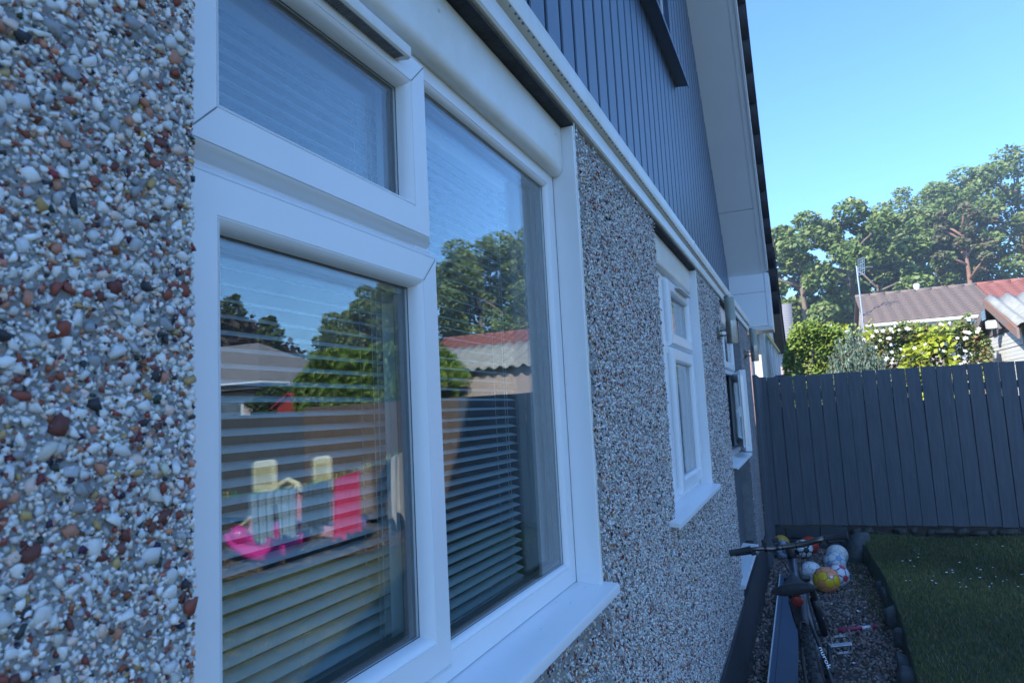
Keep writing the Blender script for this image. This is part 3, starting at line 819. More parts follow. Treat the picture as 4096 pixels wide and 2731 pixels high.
# ================================================================== fence at the end of the garden
FY = 9.2
fence = empty('board_fence', (3.5, FY, .2), 'tall slate grey vertical board fence closing the end of the garden', 'fence')
fo = Vector((3.5, FY, .2))
for i in range(-1, 59):
    x0 = .102 + i * .1529; w = .1529 - random.choice((.0045, .006, .007, .0085))
    taper = random.choice((0, .001, .002, .0035, .005)) + (.005 if i in (0, 8, 9, 10, 13, 14, 16, 17) else 0)
    zt = 2.079 + random.uniform(-.006, .006) + (.0 if i < 45 else -.07); zb = .278 + random.uniform(-.006, .006)
    b = MB(); th = .02
    for (yy) in (FY - th, FY):
        b.v += [(x0, yy, zb), (x0 + w, yy, zb), (x0 + w - taper, yy, zt), (x0, yy, zt + random.uniform(-.004, .004))]
    b.quad_faces([(0, 1, 2, 3), (7, 6, 5, 4), (0, 4, 5, 1), (1, 5, 6, 2), (2, 6, 7, 3), (3, 7, 4, 0)], 0)
    b.v = [tuple(Vector(p) - fo) for p in b.v]
    m_ = 'fence' if i < 26 else ('fence_brown' if i < 45 else 'fence_pale')
    o = b.build('board', m_, fence, bevel=.0015)
    o.location.y = random.uniform(-.003, .003)
    MB().box(x0 + w - .03 - fo.x, x0 + w + .035 - fo.x, .0465, .060, .09, random.choice((1.48, 1.50, 1.53))).build('added_gap_blocker', 'fence', fence)  # strip added behind each gap to block daylight from beyond the fence
    for zz in (.42, 1.05, 1.83):
        if i < 19:
            nl = MB()
            for dx in (.03, w - .03): nl.lathe([(0, -.0016), (.0028, -.0012), (.003, 0)], (x0 + dx - fo.x, -th - .0006, zz + random.uniform(-.02, .02) - fo.z), 'y', 6)
            nl.build('nail', 'gasket', o)
for zz in (.42, 1.05, 1.83): MB().box(-3.5 - .05, 5.6, .001, .045, zz - .04 - .2, zz + .04 - .2).build('rail', 'fence', fence)
for xx in (.06, 1.93, 3.8, 4.95, 6.8, 8.6): MB().box(xx - 3.5 - .045, xx - 3.5 + .045, .046, .13, -.2, 1.84).build('post', 'fence', fence)
MB().box(4.94 - 3.5, 5.06 - 3.5, -.115, -.025, -.1, 1.86).build('face_post', 'fence_brown', fence, bevel=.004)
# return panel between the house corner and the end fence
rf = empty('return_fence', (.03, 8.6, 0), 'short grey board screen joining the house corner to the end fence', 'fence')
yy = -.60
while yy < .565:
    MB().box(-.02, .015 + random.uniform(0, .004), yy, yy + .142, .02, 2.06 + random.uniform(-.01, .02)).build('board', 'fence', rf, bevel=.002); yy += .147
# low block wall under the fence
bwl = empty('block_wall', (.4, 9.2, 0), 'low dark painted block wall under the fence boards', 'wall')
for r_ in range(2):
    xx = -.42 + (0 if r_ == 0 else -.2)
    while xx < .42:
        MB().box(max(xx, -.40) + .003, min(xx + .38, .45) - .003, -.075 + random.uniform(-.004, .004), .02, -.02 + r_ * .145, .115 + r_ * .145).build('block', 'plinth', bwl, bevel=.006); xx += .386
stw = empty('stone_footing', (2.5, 9.2, .15), 'row of weathered rough stones under the fence at the lawn edge', 'wall')
xx = -1.62
while xx < 1.6:
    L = random.uniform(.10, .22); vv, ff = ICOS[random.randrange(16)]
    o = inst('stone', npmesh('stone', vv * np.array([[L * .62, .05, .052]]), ff, m='mossy'), stw); o.location = (xx + L / 2, -.02 + random.uniform(-.01, .01), .065 + random.uniform(-.012, .01)); xx += L * .96
MB().box(-1.7, 1.9, .0, .12, -.1, .12).build('footing_core', 'soil', stw)

# stone edging of the lawn ------------------------------------------------
def rock(name, loc, s, rot, label, cat, seed, group=None):
    r = np.random.default_rng(seed); v, f = ico()
    # one subdivision for a chunkier block
    Vl = [tuple(p) for p in v]; cache = {}; Fl = []
    def mid(a, b):
        k = (min(a, b), max(a, b))
        if k not in cache: Vl.append(tuple((np.array(Vl[a]) + np.array(Vl[b])) / 2)); cache[k] = len(Vl) - 1
        return cache[k]
    for a, b, c in f:
        x, y, z = mid(a, b), mid(b, c), mid(c, a); Fl += [(a, x, z), (b, y, x), (c, z, y), (x, y, z)]
    hv, hf = hull_chip(seed + 400, 26); V = np.sign(hv) * np.abs(hv) ** .55; Fl = [tuple(q) for q in hf]; V = V * (1 + r.uniform(-.06, .06, (len(V), 1)))
    me = npmesh(name, V * np.array([s]), np.array(Fl), m='rock'); o = inst(name, me); o.location = loc; o.rotation_euler = rot
    return tag(o, label, cat, group)
for k, (yy, L_, w_, zc, lab) in enumerate(((4.42, .20, .085, .105, 'flat slate edging block furthest from the boulder, flush with the lawn'), (4.68, .26, .09, .10, 'wide flat slate edging block with a second one at either end'), (4.97, .22, .08, .095, 'slate edging block beside a gap of grown over turf'), (5.62, .15, .06, .085, 'small tilted slate edging piece standing alone in the turf edge'), (6.02, .26, .075, .10, 'layered blue grey slate edging block alone at the turf edge'), (6.60, .24, .035, .09, 'thin upright slate slab set in the turf edge'), (7.05, .16, .05, .07, 'little half buried slate piece nearest to the footballs'))):
    rock('edging_stone', (edge_x(yy + L_ / 2) + .045, yy + L_ / 2, zc - .028), (w_, L_ / 2 * 1.02, .095), (random.uniform(-.06, .06), random.uniform(-.12, .12), random.uniform(-.10, .10)), lab, 'stone', 100 + k, 'slate blocks edging the lawn')
rock('boulder', (.90, 8.60, .10), (.115, .27, .20), (.12, .25, -.28), 'mossy boulder at the end of the lawn edging by the block wall', 'boulder', 301)

# long spare board lying on the gravel beside the house
sb = empty('spare_board', (.235, 5.9, .012), 'long dark board with a silver edge lying on the gravel', 'board')
MB().box(-.085, .085, -2.4, 1.72, 0, .018).build('board_face', 'clad', sb, bevel=.002)
MB().box(-.0505, -.0475, -2.4, 1.72, .0181, .0188).build('groove', 'clad_dark', sb)
MB().box(-.092, -.0855, -2.4, 1.72, -.004, .034).build('silver_edge', 'gutter', sb, bevel=.001)
sb.rotation_euler.z = R(.4)

# footballs -----------------------------------------------------------------
def ball_mesh(pent, hexa, seam, style):
    """football with real sunken seams: the 32 panels of a truncated icosahedron blown up to a sphere"""
    v, f = ico(); Vn = [Vector(p) for p in v]
    nb = {i: set() for i in range(12)}
    for a, b, c in f: nb[a] |= {b, c}; nb[b] |= {a, c}; nb[c] |= {a, b}
    tv = {}
    for i in range(12):
        for j in nb[i]: tv[(i, j)] = (Vn[i] * 2 + Vn[j]) / 3
    faces = []
    for i in range(12):
        ax = Vn[i]; u = ax.orthogonal().normalized(); w = ax.cross(u)
        js = sorted(nb[i], key=lambda j: math.atan2(w.dot(Vn[j]), u.dot(Vn[j]))); faces.append((0, [tv[(i, j)] for j in js]))
    for a, b, c in f: faces.append((1, [tv[(a, b)], tv[(b, a)], tv[(b, c)], tv[(c, b)], tv[(c, a)], tv[(a, c)]]))
    m = MB(); q = 0
    for kind, pts in faces:
        cen = sum(pts, Vector()) / len(pts); n = len(pts)
        if style == 'star' and kind == 0: mi = 0
        mi = 0 if kind == 0 else 1
        if style == 'patch' and kind == 1: mi = 1 if q % 3 else 0
        q += 1
        rings = [(1.0, .972), (.955, .992), (.8, 1.0), (.4, 1.0)]
        base = len(m.v)
        for (s, rad) in rings:
            for i in range(n):
                for t in (0, .5):
                    p = pts[i].lerp(pts[(i + 1) % n], t); p = cen.lerp(p, s)
                    m.v.append(tuple(p.normalized() * rad))
        m.v.append(tuple(cen.normalized())); c0 = len(m.v) - 1; k = 2 * n
        for r_ in range(3):
            for i in range(k):
                m.f.append((base + r_ * k + i, base + r_ * k + (i + 1) % k, base + (r_ + 1) * k + (i + 1) % k, base + (r_ + 1) * k + i))
                m.mi.append(2 if r_ == 0 else (mi if not (style == 'star' and kind == 1 and r_ == 1 and i % 4 < 2) else 3))
        for i in range(k): m.f.append((base + 3 * k + i, base + 3 * k + (i + 1) % k, c0)); m.mi.append(mi)
    return m
def football(loc, r, label, pent, hexa, seam, accent, style, rot):
    ms = []
    for nm, c in (('panel_a', pent), ('panel_b', hexa), ('seam', seam), ('accent', accent)): ms.append(mat('ball_' + nm, c, .42, tuple(q * .8 for q in c), 6, .1, 150))
    b = ball_mesh(pent, hexa, seam, style)
    o = b.build('football', ms, None, smooth=True); o.scale = (r,) * 3; o.location = (loc[0], loc[1], r * .985); o.rotation_euler = rot
    tag(o, label, 'football', 'footballs left on the gravel')
    return o
fb = football((.557, 7.13), .117, 'orange and yellow football in front of the others', (.78, .30, .14), (.80, .50, .02), (.28, .14, .02), (.8, .5, .02), 'patch', (.4, .3, .2))
lb = MB().obox((0, 0, 0), .002, .02, .024); lo = lb.build('print_patch', 'white_print', fb)
d = Vector((.38, -.82, .42)).normalized(); inv = fb.rotation_euler.to_matrix().inverted()
lo.matrix_local = Matrix.Translation((inv @ d) * 1.0) @ (inv @ d).to_track_quat('X', 'Z').to_matrix().to_4x4() @ Matrix.Scale(1 / .117, 4)
football((.66, 7.37), .106, 'white football with red and blue marks touching the orange ball', (.60, .06, .08), (.74, .75, .77), (.35, .35, .38), (.08, .12, .42), 'star', (1.1, .2, .7))
football((.43, 7.47), .103, 'plain white football half hidden behind the bicycle saddle', (.70, .71, .72), (.74, .75, .76), (.25, .26, .28), (.7, .7, .7), 'plain', (.2, .9, .3))
football((.69, 8.28), .111, 'cream football with thin purple lines beside the boulder', (.66, .66, .58), (.70, .70, .64), (.25, .24, .42), (.6, .6, .6), 'plain', (.8, .1, 1.2))
football((.655, 7.92), .109, 'white football with pale blue panels in front of the cream one', (.22, .36, .52), (.66, .68, .66), (.40, .44, .50), (.3, .45, .6), 'star', (.3, .5, .1))
football((.145, 8.50), .105, 'grey blue football with a navy panel by the return screen', (.05, .08, .16), (.34, .38, .46), (.12, .14, .2), (.1, .13, .2), 'plain', (.9, .6, .2))
football((.355, 8.58), .106, 'white football with black stars against the block wall', (.02, .035, .03), (.74, .75, .76), (.03, .05, .04), (.03, .05, .04), 'star', (.15, .35, .9))
football((.42, 8.84), .103, 'bright red football behind the starred ball', (.62, .05, .03), (.62, .06, .03), (.3, .02, .02), (.6, .05, .03), 'plain', (.5, .2, .4))
football((.11, 8.92), .10, 'yellow football in the corner behind the grey blue ball', (.62, .36, .05), (.60, .38, .06), (.3, .2, .03), (.6, .4, .05), 'plain', (.1, .8, .4))

# pink tube, wooden lath and scraps of litter on the gravel
pt = empty('pink_tube', (.735, 6.02, .022), 'pink plastic tube with a white band lying on the gravel', 'tube'); pt.rotation_euler.z = R(-62)
MB().tube([(0, -.15, 0), (0, .15, 0)], .0135, 12).build('tube_body', mat('tube_pink', (.45, .03, .10), .5, (.34, .03, .08), 20), pt, smooth=True)
MB().tube([(0, .035, 0), (0, .105, 0)], .0145, 12).build('white_band', 'white_print', pt, smooth=True)
o = MB().obox((0, 0, 0), .46, .03, .012).build('wooden_lath', 'old_wood', None, bevel=.002); o.location = (.44, 7.98, .018); o.rotation_euler.z = R(-2); tag(o, 'thin grey wooden lath lying between the footballs', 'lath')
for k, (x, y) in enumerate(((.47, 5.45), (.82, 6.95), (.78, 6.5), (.42, 8.25), (.66, 5.25), (.83, 6.6))):
    q = MB().grid(lambda u, v: ((u - .5) * .035, (v - .5) * .02, .006 * math.sin(u * 5 + k)), 4, 2).build('paper_scrap', 'white_print', None); q.location = (x, y, .022); q.rotation_euler.z = k * 1.3
    tag(q, 'small scrap of white paper on the gravel', 'litter', 'white scraps on the gravel')

# ================================================================== bicycle leaning on the wall
bike = empty('bicycle', (.535, 3.72, 0), 'black mountain bike leaning towards the wall beside the footballs', 'bicycle')
bike.rotation_euler = (0, R(-9.5), .035)
WR = .335
def wheel(y, name):
    t = empty(name, (0, y, WR), parent=bike)
    prof = [(WR - .055, -.014), (WR - .035, -.024), (WR - .012, -.022), (WR, -.008), (WR, .008), (WR - .012, .022), (WR - .035, .024), (WR - .055, .014)]
    MB().lathe(prof, (0, 0, 0), 'x', 48).build('tyre', 'rubber', t, autosm=50)
    kn = MB()
    for i in range(72):
        a = 2 * math.pi * i / 72
        for (off, wd) in ((-.012 if i % 2 else .0, .009), (.012 if i % 2 else -.022, .008), (.022 if i % 2 else .01, .007)):
            rot = Matrix.Rotation(a, 3, 'X'); rr = WR + .002 - abs(off) * .28
            kn.obox(rot @ Vector((off, 0, rr)), wd, .014, .008, rot)
    kn.build('tread', 'rubber', t)
    MB().lathe([(WR - .056, -.013), (WR - .075, -.010), (WR - .075, .010), (WR - .056, .013)], (0, 0, 0), 'x', 40).build('rim', 'black', t, autosm=50)
    sp = MB()
    for i in range(28):
        a = 2 * math.pi * i / 28; sg = 1 if i % 2 else -1
        sp.tube([(sg * .028, .02 * math.cos(a + .5), .02 * math.sin(a + .5)), (0, (WR - .075) * math.cos(a), (WR - .075) * math.sin(a))], .0011, 4)
    sp.build('spokes', 'bike_metal', t)
    MB().lathe([(0, -.055), (.016, -.055), (.022, -.03), (.014, -.02), (.014, .02), (.022, .03), (.016, .055), (0, .055)], (0, 0, 0), 'x', 16).build('hub', 'black', t, autosm=40)
    if name == 'rear_wheel':
        MB().lathe([(.012, .034), (.045, .034), (.05, .045), (.03, .056), (.012, .056)], (0, 0, 0), 'x', 24).build('cassette', 'bike_metal', t, autosm=30)
    MB().lathe([(.045, -.042), (.08, -.042), (.08, -.044), (.045, -.044), (.045, -.042)], (0, 0, 0), 'x', 28).build('brake_disc', 'alloy', t)
wheel(0, 'rear_wheel'); wheel(1.08, 'front_wheel')
BB = (0, .43, .32); ST = (0, .215, .735); HT = (0, .775, .845); HB = (0, .83, .715)
def tube(name, pts, rad, m='black', seg=14): return MB().tube(pts, rad, seg).build(name, m, bike, smooth=True)
tube('top_tube', [(0, .22, .72), (0, .5, .775), HT], [.019, .021, .024], 'bike_blue')
tube('down_tube', [BB, (0, .63, .515), HB], [.026, .029, .027], 'bike_blue')
tube('seat_tube', [BB, ST], .018)
tube('head_tube', [HB, HT], .026)
for s in (-1, 1):
    tube('seat_stay', [(s * .016, .225, .70), (s * .045, .12, .56), (s * .062, .02, .38), (s * .062, 0, .335)], [.009, .0095, .010, .010])
    tube('chain_stay', [(s * .03, .40, .32), (s * .055, .30, .33), (s * .066, .0, .335)], [.013, .012, .011])
    tube('stanchion', [(s * .062, .838, .715), (s * .062, .93, .565)], .0185, 'bike_metal')
    tube('fork_leg', [(s * .062, .925, .575), (s * .064, .99, .46), (s * .064, 1.075, .325)], [.026, .026, .020])
tube('fork_crown', [(-.072, .836, .715), (0, .838, .735), (.072, .836, .715)], [.019, .024, .019])
MB().obox((.083, .985, .47), .002, .02, .06).build('fork_label', 'white_print', bike)
tube('seat_post', [ST, (0, .185, .835)], .0145)
sd = MB()
def saddle_pt(u, v):
    y = -.055 + .275 * u
    w = .078 * (1 - u) ** .8 + .024 + .012 * math.exp(-((u - .12) / .12) ** 2) - .02 * max(0, .1 - u) * 5
    a = v * 2 * math.pi
    return (w * math.sin(a), y, .862 + (.034 if math.cos(a) > 0 else .018) * math.cos(a) - .012 * math.sin(u * math.pi) + (.012 if u < .2 else 0))
sd.grid(saddle_pt, 16, 20); sd.f.append(tuple(range(20))); sd.mi.append(0); sd.build('saddle', 'rubber', bike, smooth=True)
MB().tube([(-.02, .0, .848), (-.02, .17, .842)], .004, 6).build('saddle_rail', 'bike_metal', bike)
MB().tube([(.02, .0, .848), (.02, .17, .842)], .004, 6).build('saddle_rail', 'bike_metal', bike)
# mudguard under the saddle with a red reflector
mg = MB().grid(lambda u, v: ((v - .5) * (.085 - .03 * u), .16 - .20 * u, .80 - .075 * u - .02 * (2 * v - 1) ** 2), 8, 6).build('mudguard', 'black', bike, smooth=True, solid=.003)
MB().lathe([(0, -.012), (.022, -.010), (.028, -.004), (.028, .006), (0, .006)], (0, .06, .80), 'y', 18).build('reflector', 'red', bike, autosm=40)
tube('stem', [HT, (0, .765, .885), (0, .72, .935)], [.022, .021, .020])
hb = [(-.33, .665, .955), (-.23, .68, .958), (-.15, .70, .95), (-.09, .715, .937), (.09, .715, .937), (.15, .70, .95), (.23, .68, .958), (.33, .665, .955)]
tube('handlebar', hb[1:-1], [.013, .013, .0155, .0172, .0172, .0155], 'bike_metal')
for s, (a, b) in ((-1, (hb[0], hb[1])), (1, (hb[7], hb[6]))):
    a_, b_ = Vector(a), Vector(b); b2 = a_.lerp(b_, 1.25)
    tube('grip', [a_, a_.lerp(b2, .03), a_.lerp(b2, .06), a_.lerp(b2, .92), a_.lerp(b2, .97), b2], [.020, .020, .0178, .0178, .020, .018], 'rubber')
    lv = MB().tube([(s * .21, .70, .945), (s * .215, .75, .925), (s * .25, .765, .918), (s * .31, .755, .92)], [.012, .009, .005, .004], 8); lv.build('brake_lever', 'black', bike, smooth=True)
    MB().obox((s * .195, .685, .935), .03, .035, .025).build('shifter', 'black', bike, bevel=.004)
for x, w_ in ((-.125, .026), (-.058, .034)):
    MB().obox((x, .70, .985), w_, .02, .026).build('light_mount', 'black', bike, bevel=.004)
    MB().lathe([(.0165, -.008), (.019, -.008), (.019, .008), (.0165, .008)], (x, .708, .943), 'x', 14).build('clamp_ring', 'black', bike)
for x in (.045, -.03):
    MB().lathe([(.0158, -.004), (.0172, -.004), (.0172, .004), (.0158, .004)], (x, .715, .937), 'x', 14).build('clamp_ring', 'gasket', bike)
for k, (x0, x1) in enumerate(((-.2, -.03), (.2, .035), (-.19, .02))):
    tube('cable', [(x0, .72, .94), (x0 * .7, .80 + .02 * k, .93), (x0 * .3, .84, .86), (x1, .80, .76), (x1 * .8, .74, .72)], .0026, 'rubber', 6)
tube('bottom_bracket', [(-.045, .43, .32), (.045, .43, .32)], .022)
MB().lathe([(.03, .048), (.075, .048), (.08, .050), (.075, .052), (.03, .052)], (0, .43, .32), 'x', 30).build('chainring', 'bike_metal', bike)
for s, ang_ in ((1, R(32)), (-1, R(212))):
    e = (s * .078, .43 + .17 * math.cos(ang_), .32 + .17 * math.sin(ang_))
    tube('crank_arm', [(s * .06, .43, .32), (s * .066, .43 + .085 * math.cos(ang_), .32 + .085 * math.sin(ang_)), e], [.015, .011, .013])
    pd = empty('pedal', e, parent=bike); pd.rotation_euler = (R(42), 0, 0)
    MB().box(min(0, s * .118), max(0, s * .118), -.010, .010, -.008, .008).build('pedal_axle', 'alloy', pd, bevel=.002)
    cg = MB(); ring = [(.018, -.036), (.03, -.048), (.098, -.048), (.114, -.03), (.114, .03), (.098, .048), (.03, .048), (.018, .036)]
    cg.tube([(s * a, b, 0) for a, b in ring + ring[:1]], .0065, 6); cg.build('pedal_cage', 'bike_metal', pd)
    for b in (-.048, .048): MB().box(min(s * .035, s * .095), max(s * .035, s * .095), b - .006, b + .006, .003, .0085).build('pedal_edge', 'alloy', pd)
    pn = MB()
    for a, b in ((.04, -.048), (.065, -.048), (.09, -.048), (.04, .048), (.065, .048), (.09, .048)): pn.lathe([(.0025, 0), (.0025, .006), (0, .006)], (s * a, b, .007), 'z', 6)
    pn.build('pedal_pins', 'bike_metal', pd)
txt = bpy.data.curves.new('frame_lettering', 'FONT'); txt.body = 'nurok'; txt.size = .042; txt.extrude = .0006; txt.align_x = 'CENTER'; txt.align_y = 'CENTER'
to = bpy.data.objects.new('frame_lettering', txt); C.objects.link(to); txt.materials.append(M['white_print']); to.parent = bike
_z = Vector((.75, -.55, .36)).normalized(); _x = Vector((.12, -.30, -.95)); _x = (_x - _z * _x.dot(_z)).normalized(); _y = _z.cross(_x)
tm = bpy.data.meshes.new_from_object(to); bpy.data.objects.remove(to); to = inst('frame_lettering', tm, bike)
to.matrix_local = Matrix.Translation((.055, .085, .515)) @ Matrix(((_x.x, _y.x, _z.x), (_x.y, _y.y, _z.y), (_x.z, _y.z, _z.z))).to_4x4()
# ================================================================== planting
LEAF = (np.array([(-.5, 0, 0), (0, .32, .06), (.5, 0, 0), (0, -.32, .06)]), np.array([(0, 1, 2, 3)]))
LONG = (np.array([(-.5, 0, 0), (-.1, .16, .05), (.5, 0, -.08), (-.1, -.16, .05)]), np.array([(0, 1, 2, 3)]))
def leaf_cloud(P, size, cols, shape=LEAF, r=rng, droop=None):
    n = len(P)
    nz = np.array([[-.30, -.45, .85]]) + r.normal(0, .55, (n, 3)); nz /= np.linalg.norm(nz, axis=1)[:, None]      # leaves turn to the light
    ux = np.cross(nz, r.normal(size=(n, 3))); ux /= np.linalg.norm(ux, axis=1)[:, None]
    Rm = np.stack([ux, np.cross(nz, ux), nz], 2)
    if droop is not None:      # long axis biased to a direction
        d = np.array(droop)[None] + r.normal(0, .45, (n, 3)); d /= np.linalg.norm(d, axis=1)[:, None]
        u = np.cross(d, r.normal(size=(n, 3))); u /= np.linalg.norm(u, axis=1)[:, None]; w = np.cross(d, u)
        Rm = np.stack([d, u, w], 2)
    s = size * r.uniform(.65, 1.35, (n, 1)) * np.ones((1, 3))
    return scatter([shape], P, s, Rm, cols)
def clump_points(centres, radii, per, r, shell=.55, squash=.8):
    out, shade = [], []
    for c, rad, k in zip(centres, radii, per):
        d = r.normal(size=(k, 3)); d /= np.linalg.norm(d, axis=1)[:, None]; d[:, 2] = np.abs(d[:, 2]) * .9 + d[:, 2] * .1 * 1.0 if False else d[:, 2]
        q = rad * (shell + (1 - shell) * r.random((k, 1)) ** .6) * d; q[:, 2] *= squash
        out.append(np.array(c)[None] + q)
    return np.concatenate(out)
SYC = np.array([(.14, .205, .050), (.115, .175, .046), (.18, .235, .065), (.085, .14, .036), (.22, .25, .085)])
def tree(x, y, h, rad, label, group, seed, cols=SYC, leaf=.25, n=9500, trunk='trunk', crown_lo=.30, lean=0.0, name='woodland_tree', nclump=34, gap=1.0, leafmat='leaf', bare=0, zbase=None, shell=False):
    r = np.random.default_rng(seed); rd = random.Random(seed)
    z0 = gz(x, y) if zbase is None else zbase
    t = empty(name, (x, y, z0), label, 'tree', group)
    cen, rads = [], []
    for i in range(nclump):
        f = (i + .5) / nclump; zz = h * (crown_lo + (1 - crown_lo) * (f ** .8)) - rad * .12
        w = rad * math.sin(math.pi * min(1, .12 + .88 * (1 - f) ** .62)) ** .55 if f > .08 else rad * .6
        w = rad * (1 - ((f - .42) / .62) ** 2) ** .5 if abs(f - .42) < .62 else rad * .2
        a = i * 2.399 + r.uniform(-.5, .5); q = w * (.35 + .65 * r.random() ** .5) * gap
        cen.append((q * math.cos(a) + lean * zz / h, q * math.sin(a), zz)); rads.append(rad * r.uniform(.20, .34))
    per = [max(20, int(n * rr ** 2 / sum(k * k for k in rads))) for rr in rads]
    P = clump_points(cen, rads, per, r, .45, .72)
    if shell:      # one broad low dome, bumpy all over
        d = r.normal(size=(n, 3)); d /= np.linalg.norm(d, axis=1)[:, None]; d[:, 2] = np.abs(d[:, 2])
        bp = 1 + .05 * np.sin(d[:, 0] * 17 + 3 * d[:, 2] * 5) + .05 * np.sin(d[:, 1] * 21 + d[:, 2] * 13) + .03 * np.sin(d[:, 0] * 43 + d[:, 1] * 31)
        P = d * (bp * (1 - .16 * r.random(n) ** 2))[:, None] * np.array([[rad, rad, h * .98]])
    cc = cols[r.integers(0, len(cols), len(P))] * r.uniform(.75, 1.3, (len(P), 1))
    V, F, Cc = leaf_cloud(P, leaf, cc, LEAF, r)
    npobj('crown', npmesh('crown', V, F, Cc, leafmat), t)
    tb = MB(); tr_ = h * .018 + .05; path = [(0, 0, -.4)]
    for k in range(1, 8):
        f = k / 7; path.append((lean * f * .8 + rd.uniform(-.12, .12) * rad * .15, rd.uniform(-.1, .1) * rad * .15, h * .86 * f))
    tb.tube(path, [tr_ * (1.25 - 1.12 * k / 7) for k in range(8)], 9)
    tb.build('trunk', trunk, t, smooth=True)
    for i in range(0, nclump, 2):
        c = cen[i]; zs = max(h * .2, c[2] - rad * rd.uniform(.35, .8)); f = min(.98, zs / (h * .86)); k = min(6, int(f * 7)); a = Vector(path[k]).lerp(Vector(path[k + 1]), f * 7 - k)
        m_ = a.lerp(Vector(c), .5) + Vector((0, 0, rad * .06))
        MB().tube([a, m_, c], [tr_ * .42, tr_ * .28, tr_ * .10], 6).build('limb', trunk, t, smooth=True)
    for i in range(bare):
        a0 = rd.uniform(0, 6.28); zz = h * rd.uniform(.18, .5); p0 = Vector(path[min(6, int(zz / (h * .86) * 7))]); p0.z = zz
        e = p0 + Vector((math.cos(a0), math.sin(a0), .6)) * rad * .5
        MB().tube([p0, p0.lerp(e, .5) + Vector((0, 0, .1)), e], [tr_ * .4, tr_ * .3, tr_ * .08], 6).build('bare_limb', trunk, t, smooth=True)
    return t
WG = 'broadleaved trees of the hillside wood'
tree(.9, 37, 9.0, 2.6, 'tall sycamore with a pale forked trunk beyond the cream house', None, 1, n=9000, crown_lo=.36, bare=4, name='sycamore_tree', nclump=24, gap=1.15)
tree(3.05, 38, 9.2, 2.7, 'sycamore with two upright limbs and sky showing through its crown', None, 2, n=8600, crown_lo=.36, bare=4, name='sycamore_tree', nclump=24, gap=1.18)
for k, (x, y, h, rad) in enumerate(((4.9, 44, 7.6, 2.4), (6.2, 47, 9.8, 2.6), (7.6, 46, 9.6, 2.4), (10.0, 50, 11.2, 3.2), (12.2, 53, 12.6, 3.8), (14.6, 54, 13.4, 4.2), (17.6, 46, 11.4, 4.0), (20.6, 45, 11.0, 3.8), (23.6, 46, 10.4, 3.6), (26.6, 47, 10.2, 3.6), (30.4, 47, 8.6, 3.4), (33.5, 47, 6.4, 3.0), (2.2, 46, 5.0, 2.4), (9.0, 56, 12.6, 3.4), (-.6, 44, 5.2, 2.4), (19, 52, 12.2, 4.0))):
    lab = {0: 'rounded tree rising just behind the television aerial', 1: 'thin trunked tree above the white roof vent', 2: 'slim tree between the roof vent and the pine', 3: 'broad green tree standing right behind the brown pine', 4: 'high spreading tree above the red tiled roof', 5: 'tallest tree at the top of the wooded slope', 12: 'low tree filling the gap behind the two sycamores', 13: 'tree whose crown shows above the brown pine', 14: 'tree half hidden by the eaves of the cream house'}.get(k, 'green woodland tree mirrored in the first window')
    tree(x, y, h, rad, lab, WG, 20 + k, n=10500, leaf=.27, crown_lo=.16 if k not in (1, 2) else .3, nclump=34, bare=1)
tree(9.35, 44, 9.4, 1.45, 'brown topped pine with a twisted reddish trunk in the wood', None, 60, cols=np.array([(.15, .125, .07), (.11, .12, .05), (.18, .14, .085), (.10, .14, .05)]), leaf=.24, n=2600, trunk='pine_trunk', crown_lo=.58, bare=7, name='pine_tree', nclump=20)
# understorey that closes the foot of the wood
P = np.stack([rng.uniform(-3, 38, 9000), rng.uniform(41, 50, 9000), np.zeros(9000)], 1); P[:, 2] = [gz(a, b) for a, b in P[:, :2]]; P[:, 2] += rng.random(9000) ** 1.3 * 3.4
V, F, Cc = leaf_cloud(P, .42, SYC[rng.integers(0, 5, 9000)] * rng.uniform(.6, 1.1, (9000, 1)))
tag(npobj('undergrowth', npmesh('undergrowth', V, F, Cc, 'leaf'), kind='stuff'), 'dense green undergrowth along the foot of the wood', 'undergrowth')

def shrub(name, label, box, n, leaf, cols, seed, shape=LEAF, droop=None, nclump=26, cat='shrub', group=None, stems=5, leafmat='leaf', dome=True, rr=(.16, .30)):
    """box = x0,x1,y0,y1,ztop ; stands on the ground there"""
    r = np.random.default_rng(seed); x0, x1, y0, y1, zt = box; cx, cy = (x0 + x1) / 2, (y0 + y1) / 2; zb = gz(cx, cy)
    t = empty(name, (cx, cy, zb), label, cat, group); H = zt - zb
    cen, rad = [], []
    for i in range(nclump):
        ux, uy = r.uniform(-1, 1), r.uniform(-1, 1); top = H * ((1 - .35 * ux * ux - .25 * uy * uy) if dome else r.uniform(.86, 1.0))
        cen.append((ux * (x1 - x0) / 2 * .88, uy * (y1 - y0) / 2 * .85, top * (.25 + .7 * r.random() ** .6))); rad.append(min(H * .5, max(x1 - x0, .6) * .5) * r.uniform(*rr) * 1.6)
    per = [max(10, int(n / nclump))] * nclump
    P = clump_points(cen, rad, per, r, .5, .9)
    cc = cols[r.integers(0, len(cols), len(P))] * r.uniform(.7, 1.3, (len(P), 1))
    V, F, Cc = leaf_cloud(P, leaf, cc, shape, r, droop)
    npobj('foliage', npmesh('foliage', V, F, Cc, leafmat), t)
    for i in range(stems):
        c = cen[r.integers(0, nclump)]
        MB().tube([(c[0] * .25, c[1] * .25, -.1), (c[0] * .6, c[1] * .6, c[2] * .55), c], [.022, .015, .006], 6).build('stem', 'trunk', t, smooth=True)
    return t, cen, rad
GRN = np.array([(.20, .29, .045), (.16, .25, .04), (.25, .34, .06), (.12, .19, .03), (.28, .33, .07)])
CLM = np.array([(.17, .25, .06), (.135, .21, .05), (.21, .28, .065), (.25, .26, .075), (.24, .15, .08)])
YEL = np.array([(.36, .40, .035), (.30, .36, .03), (.42, .44, .05), (.24, .31, .03)])
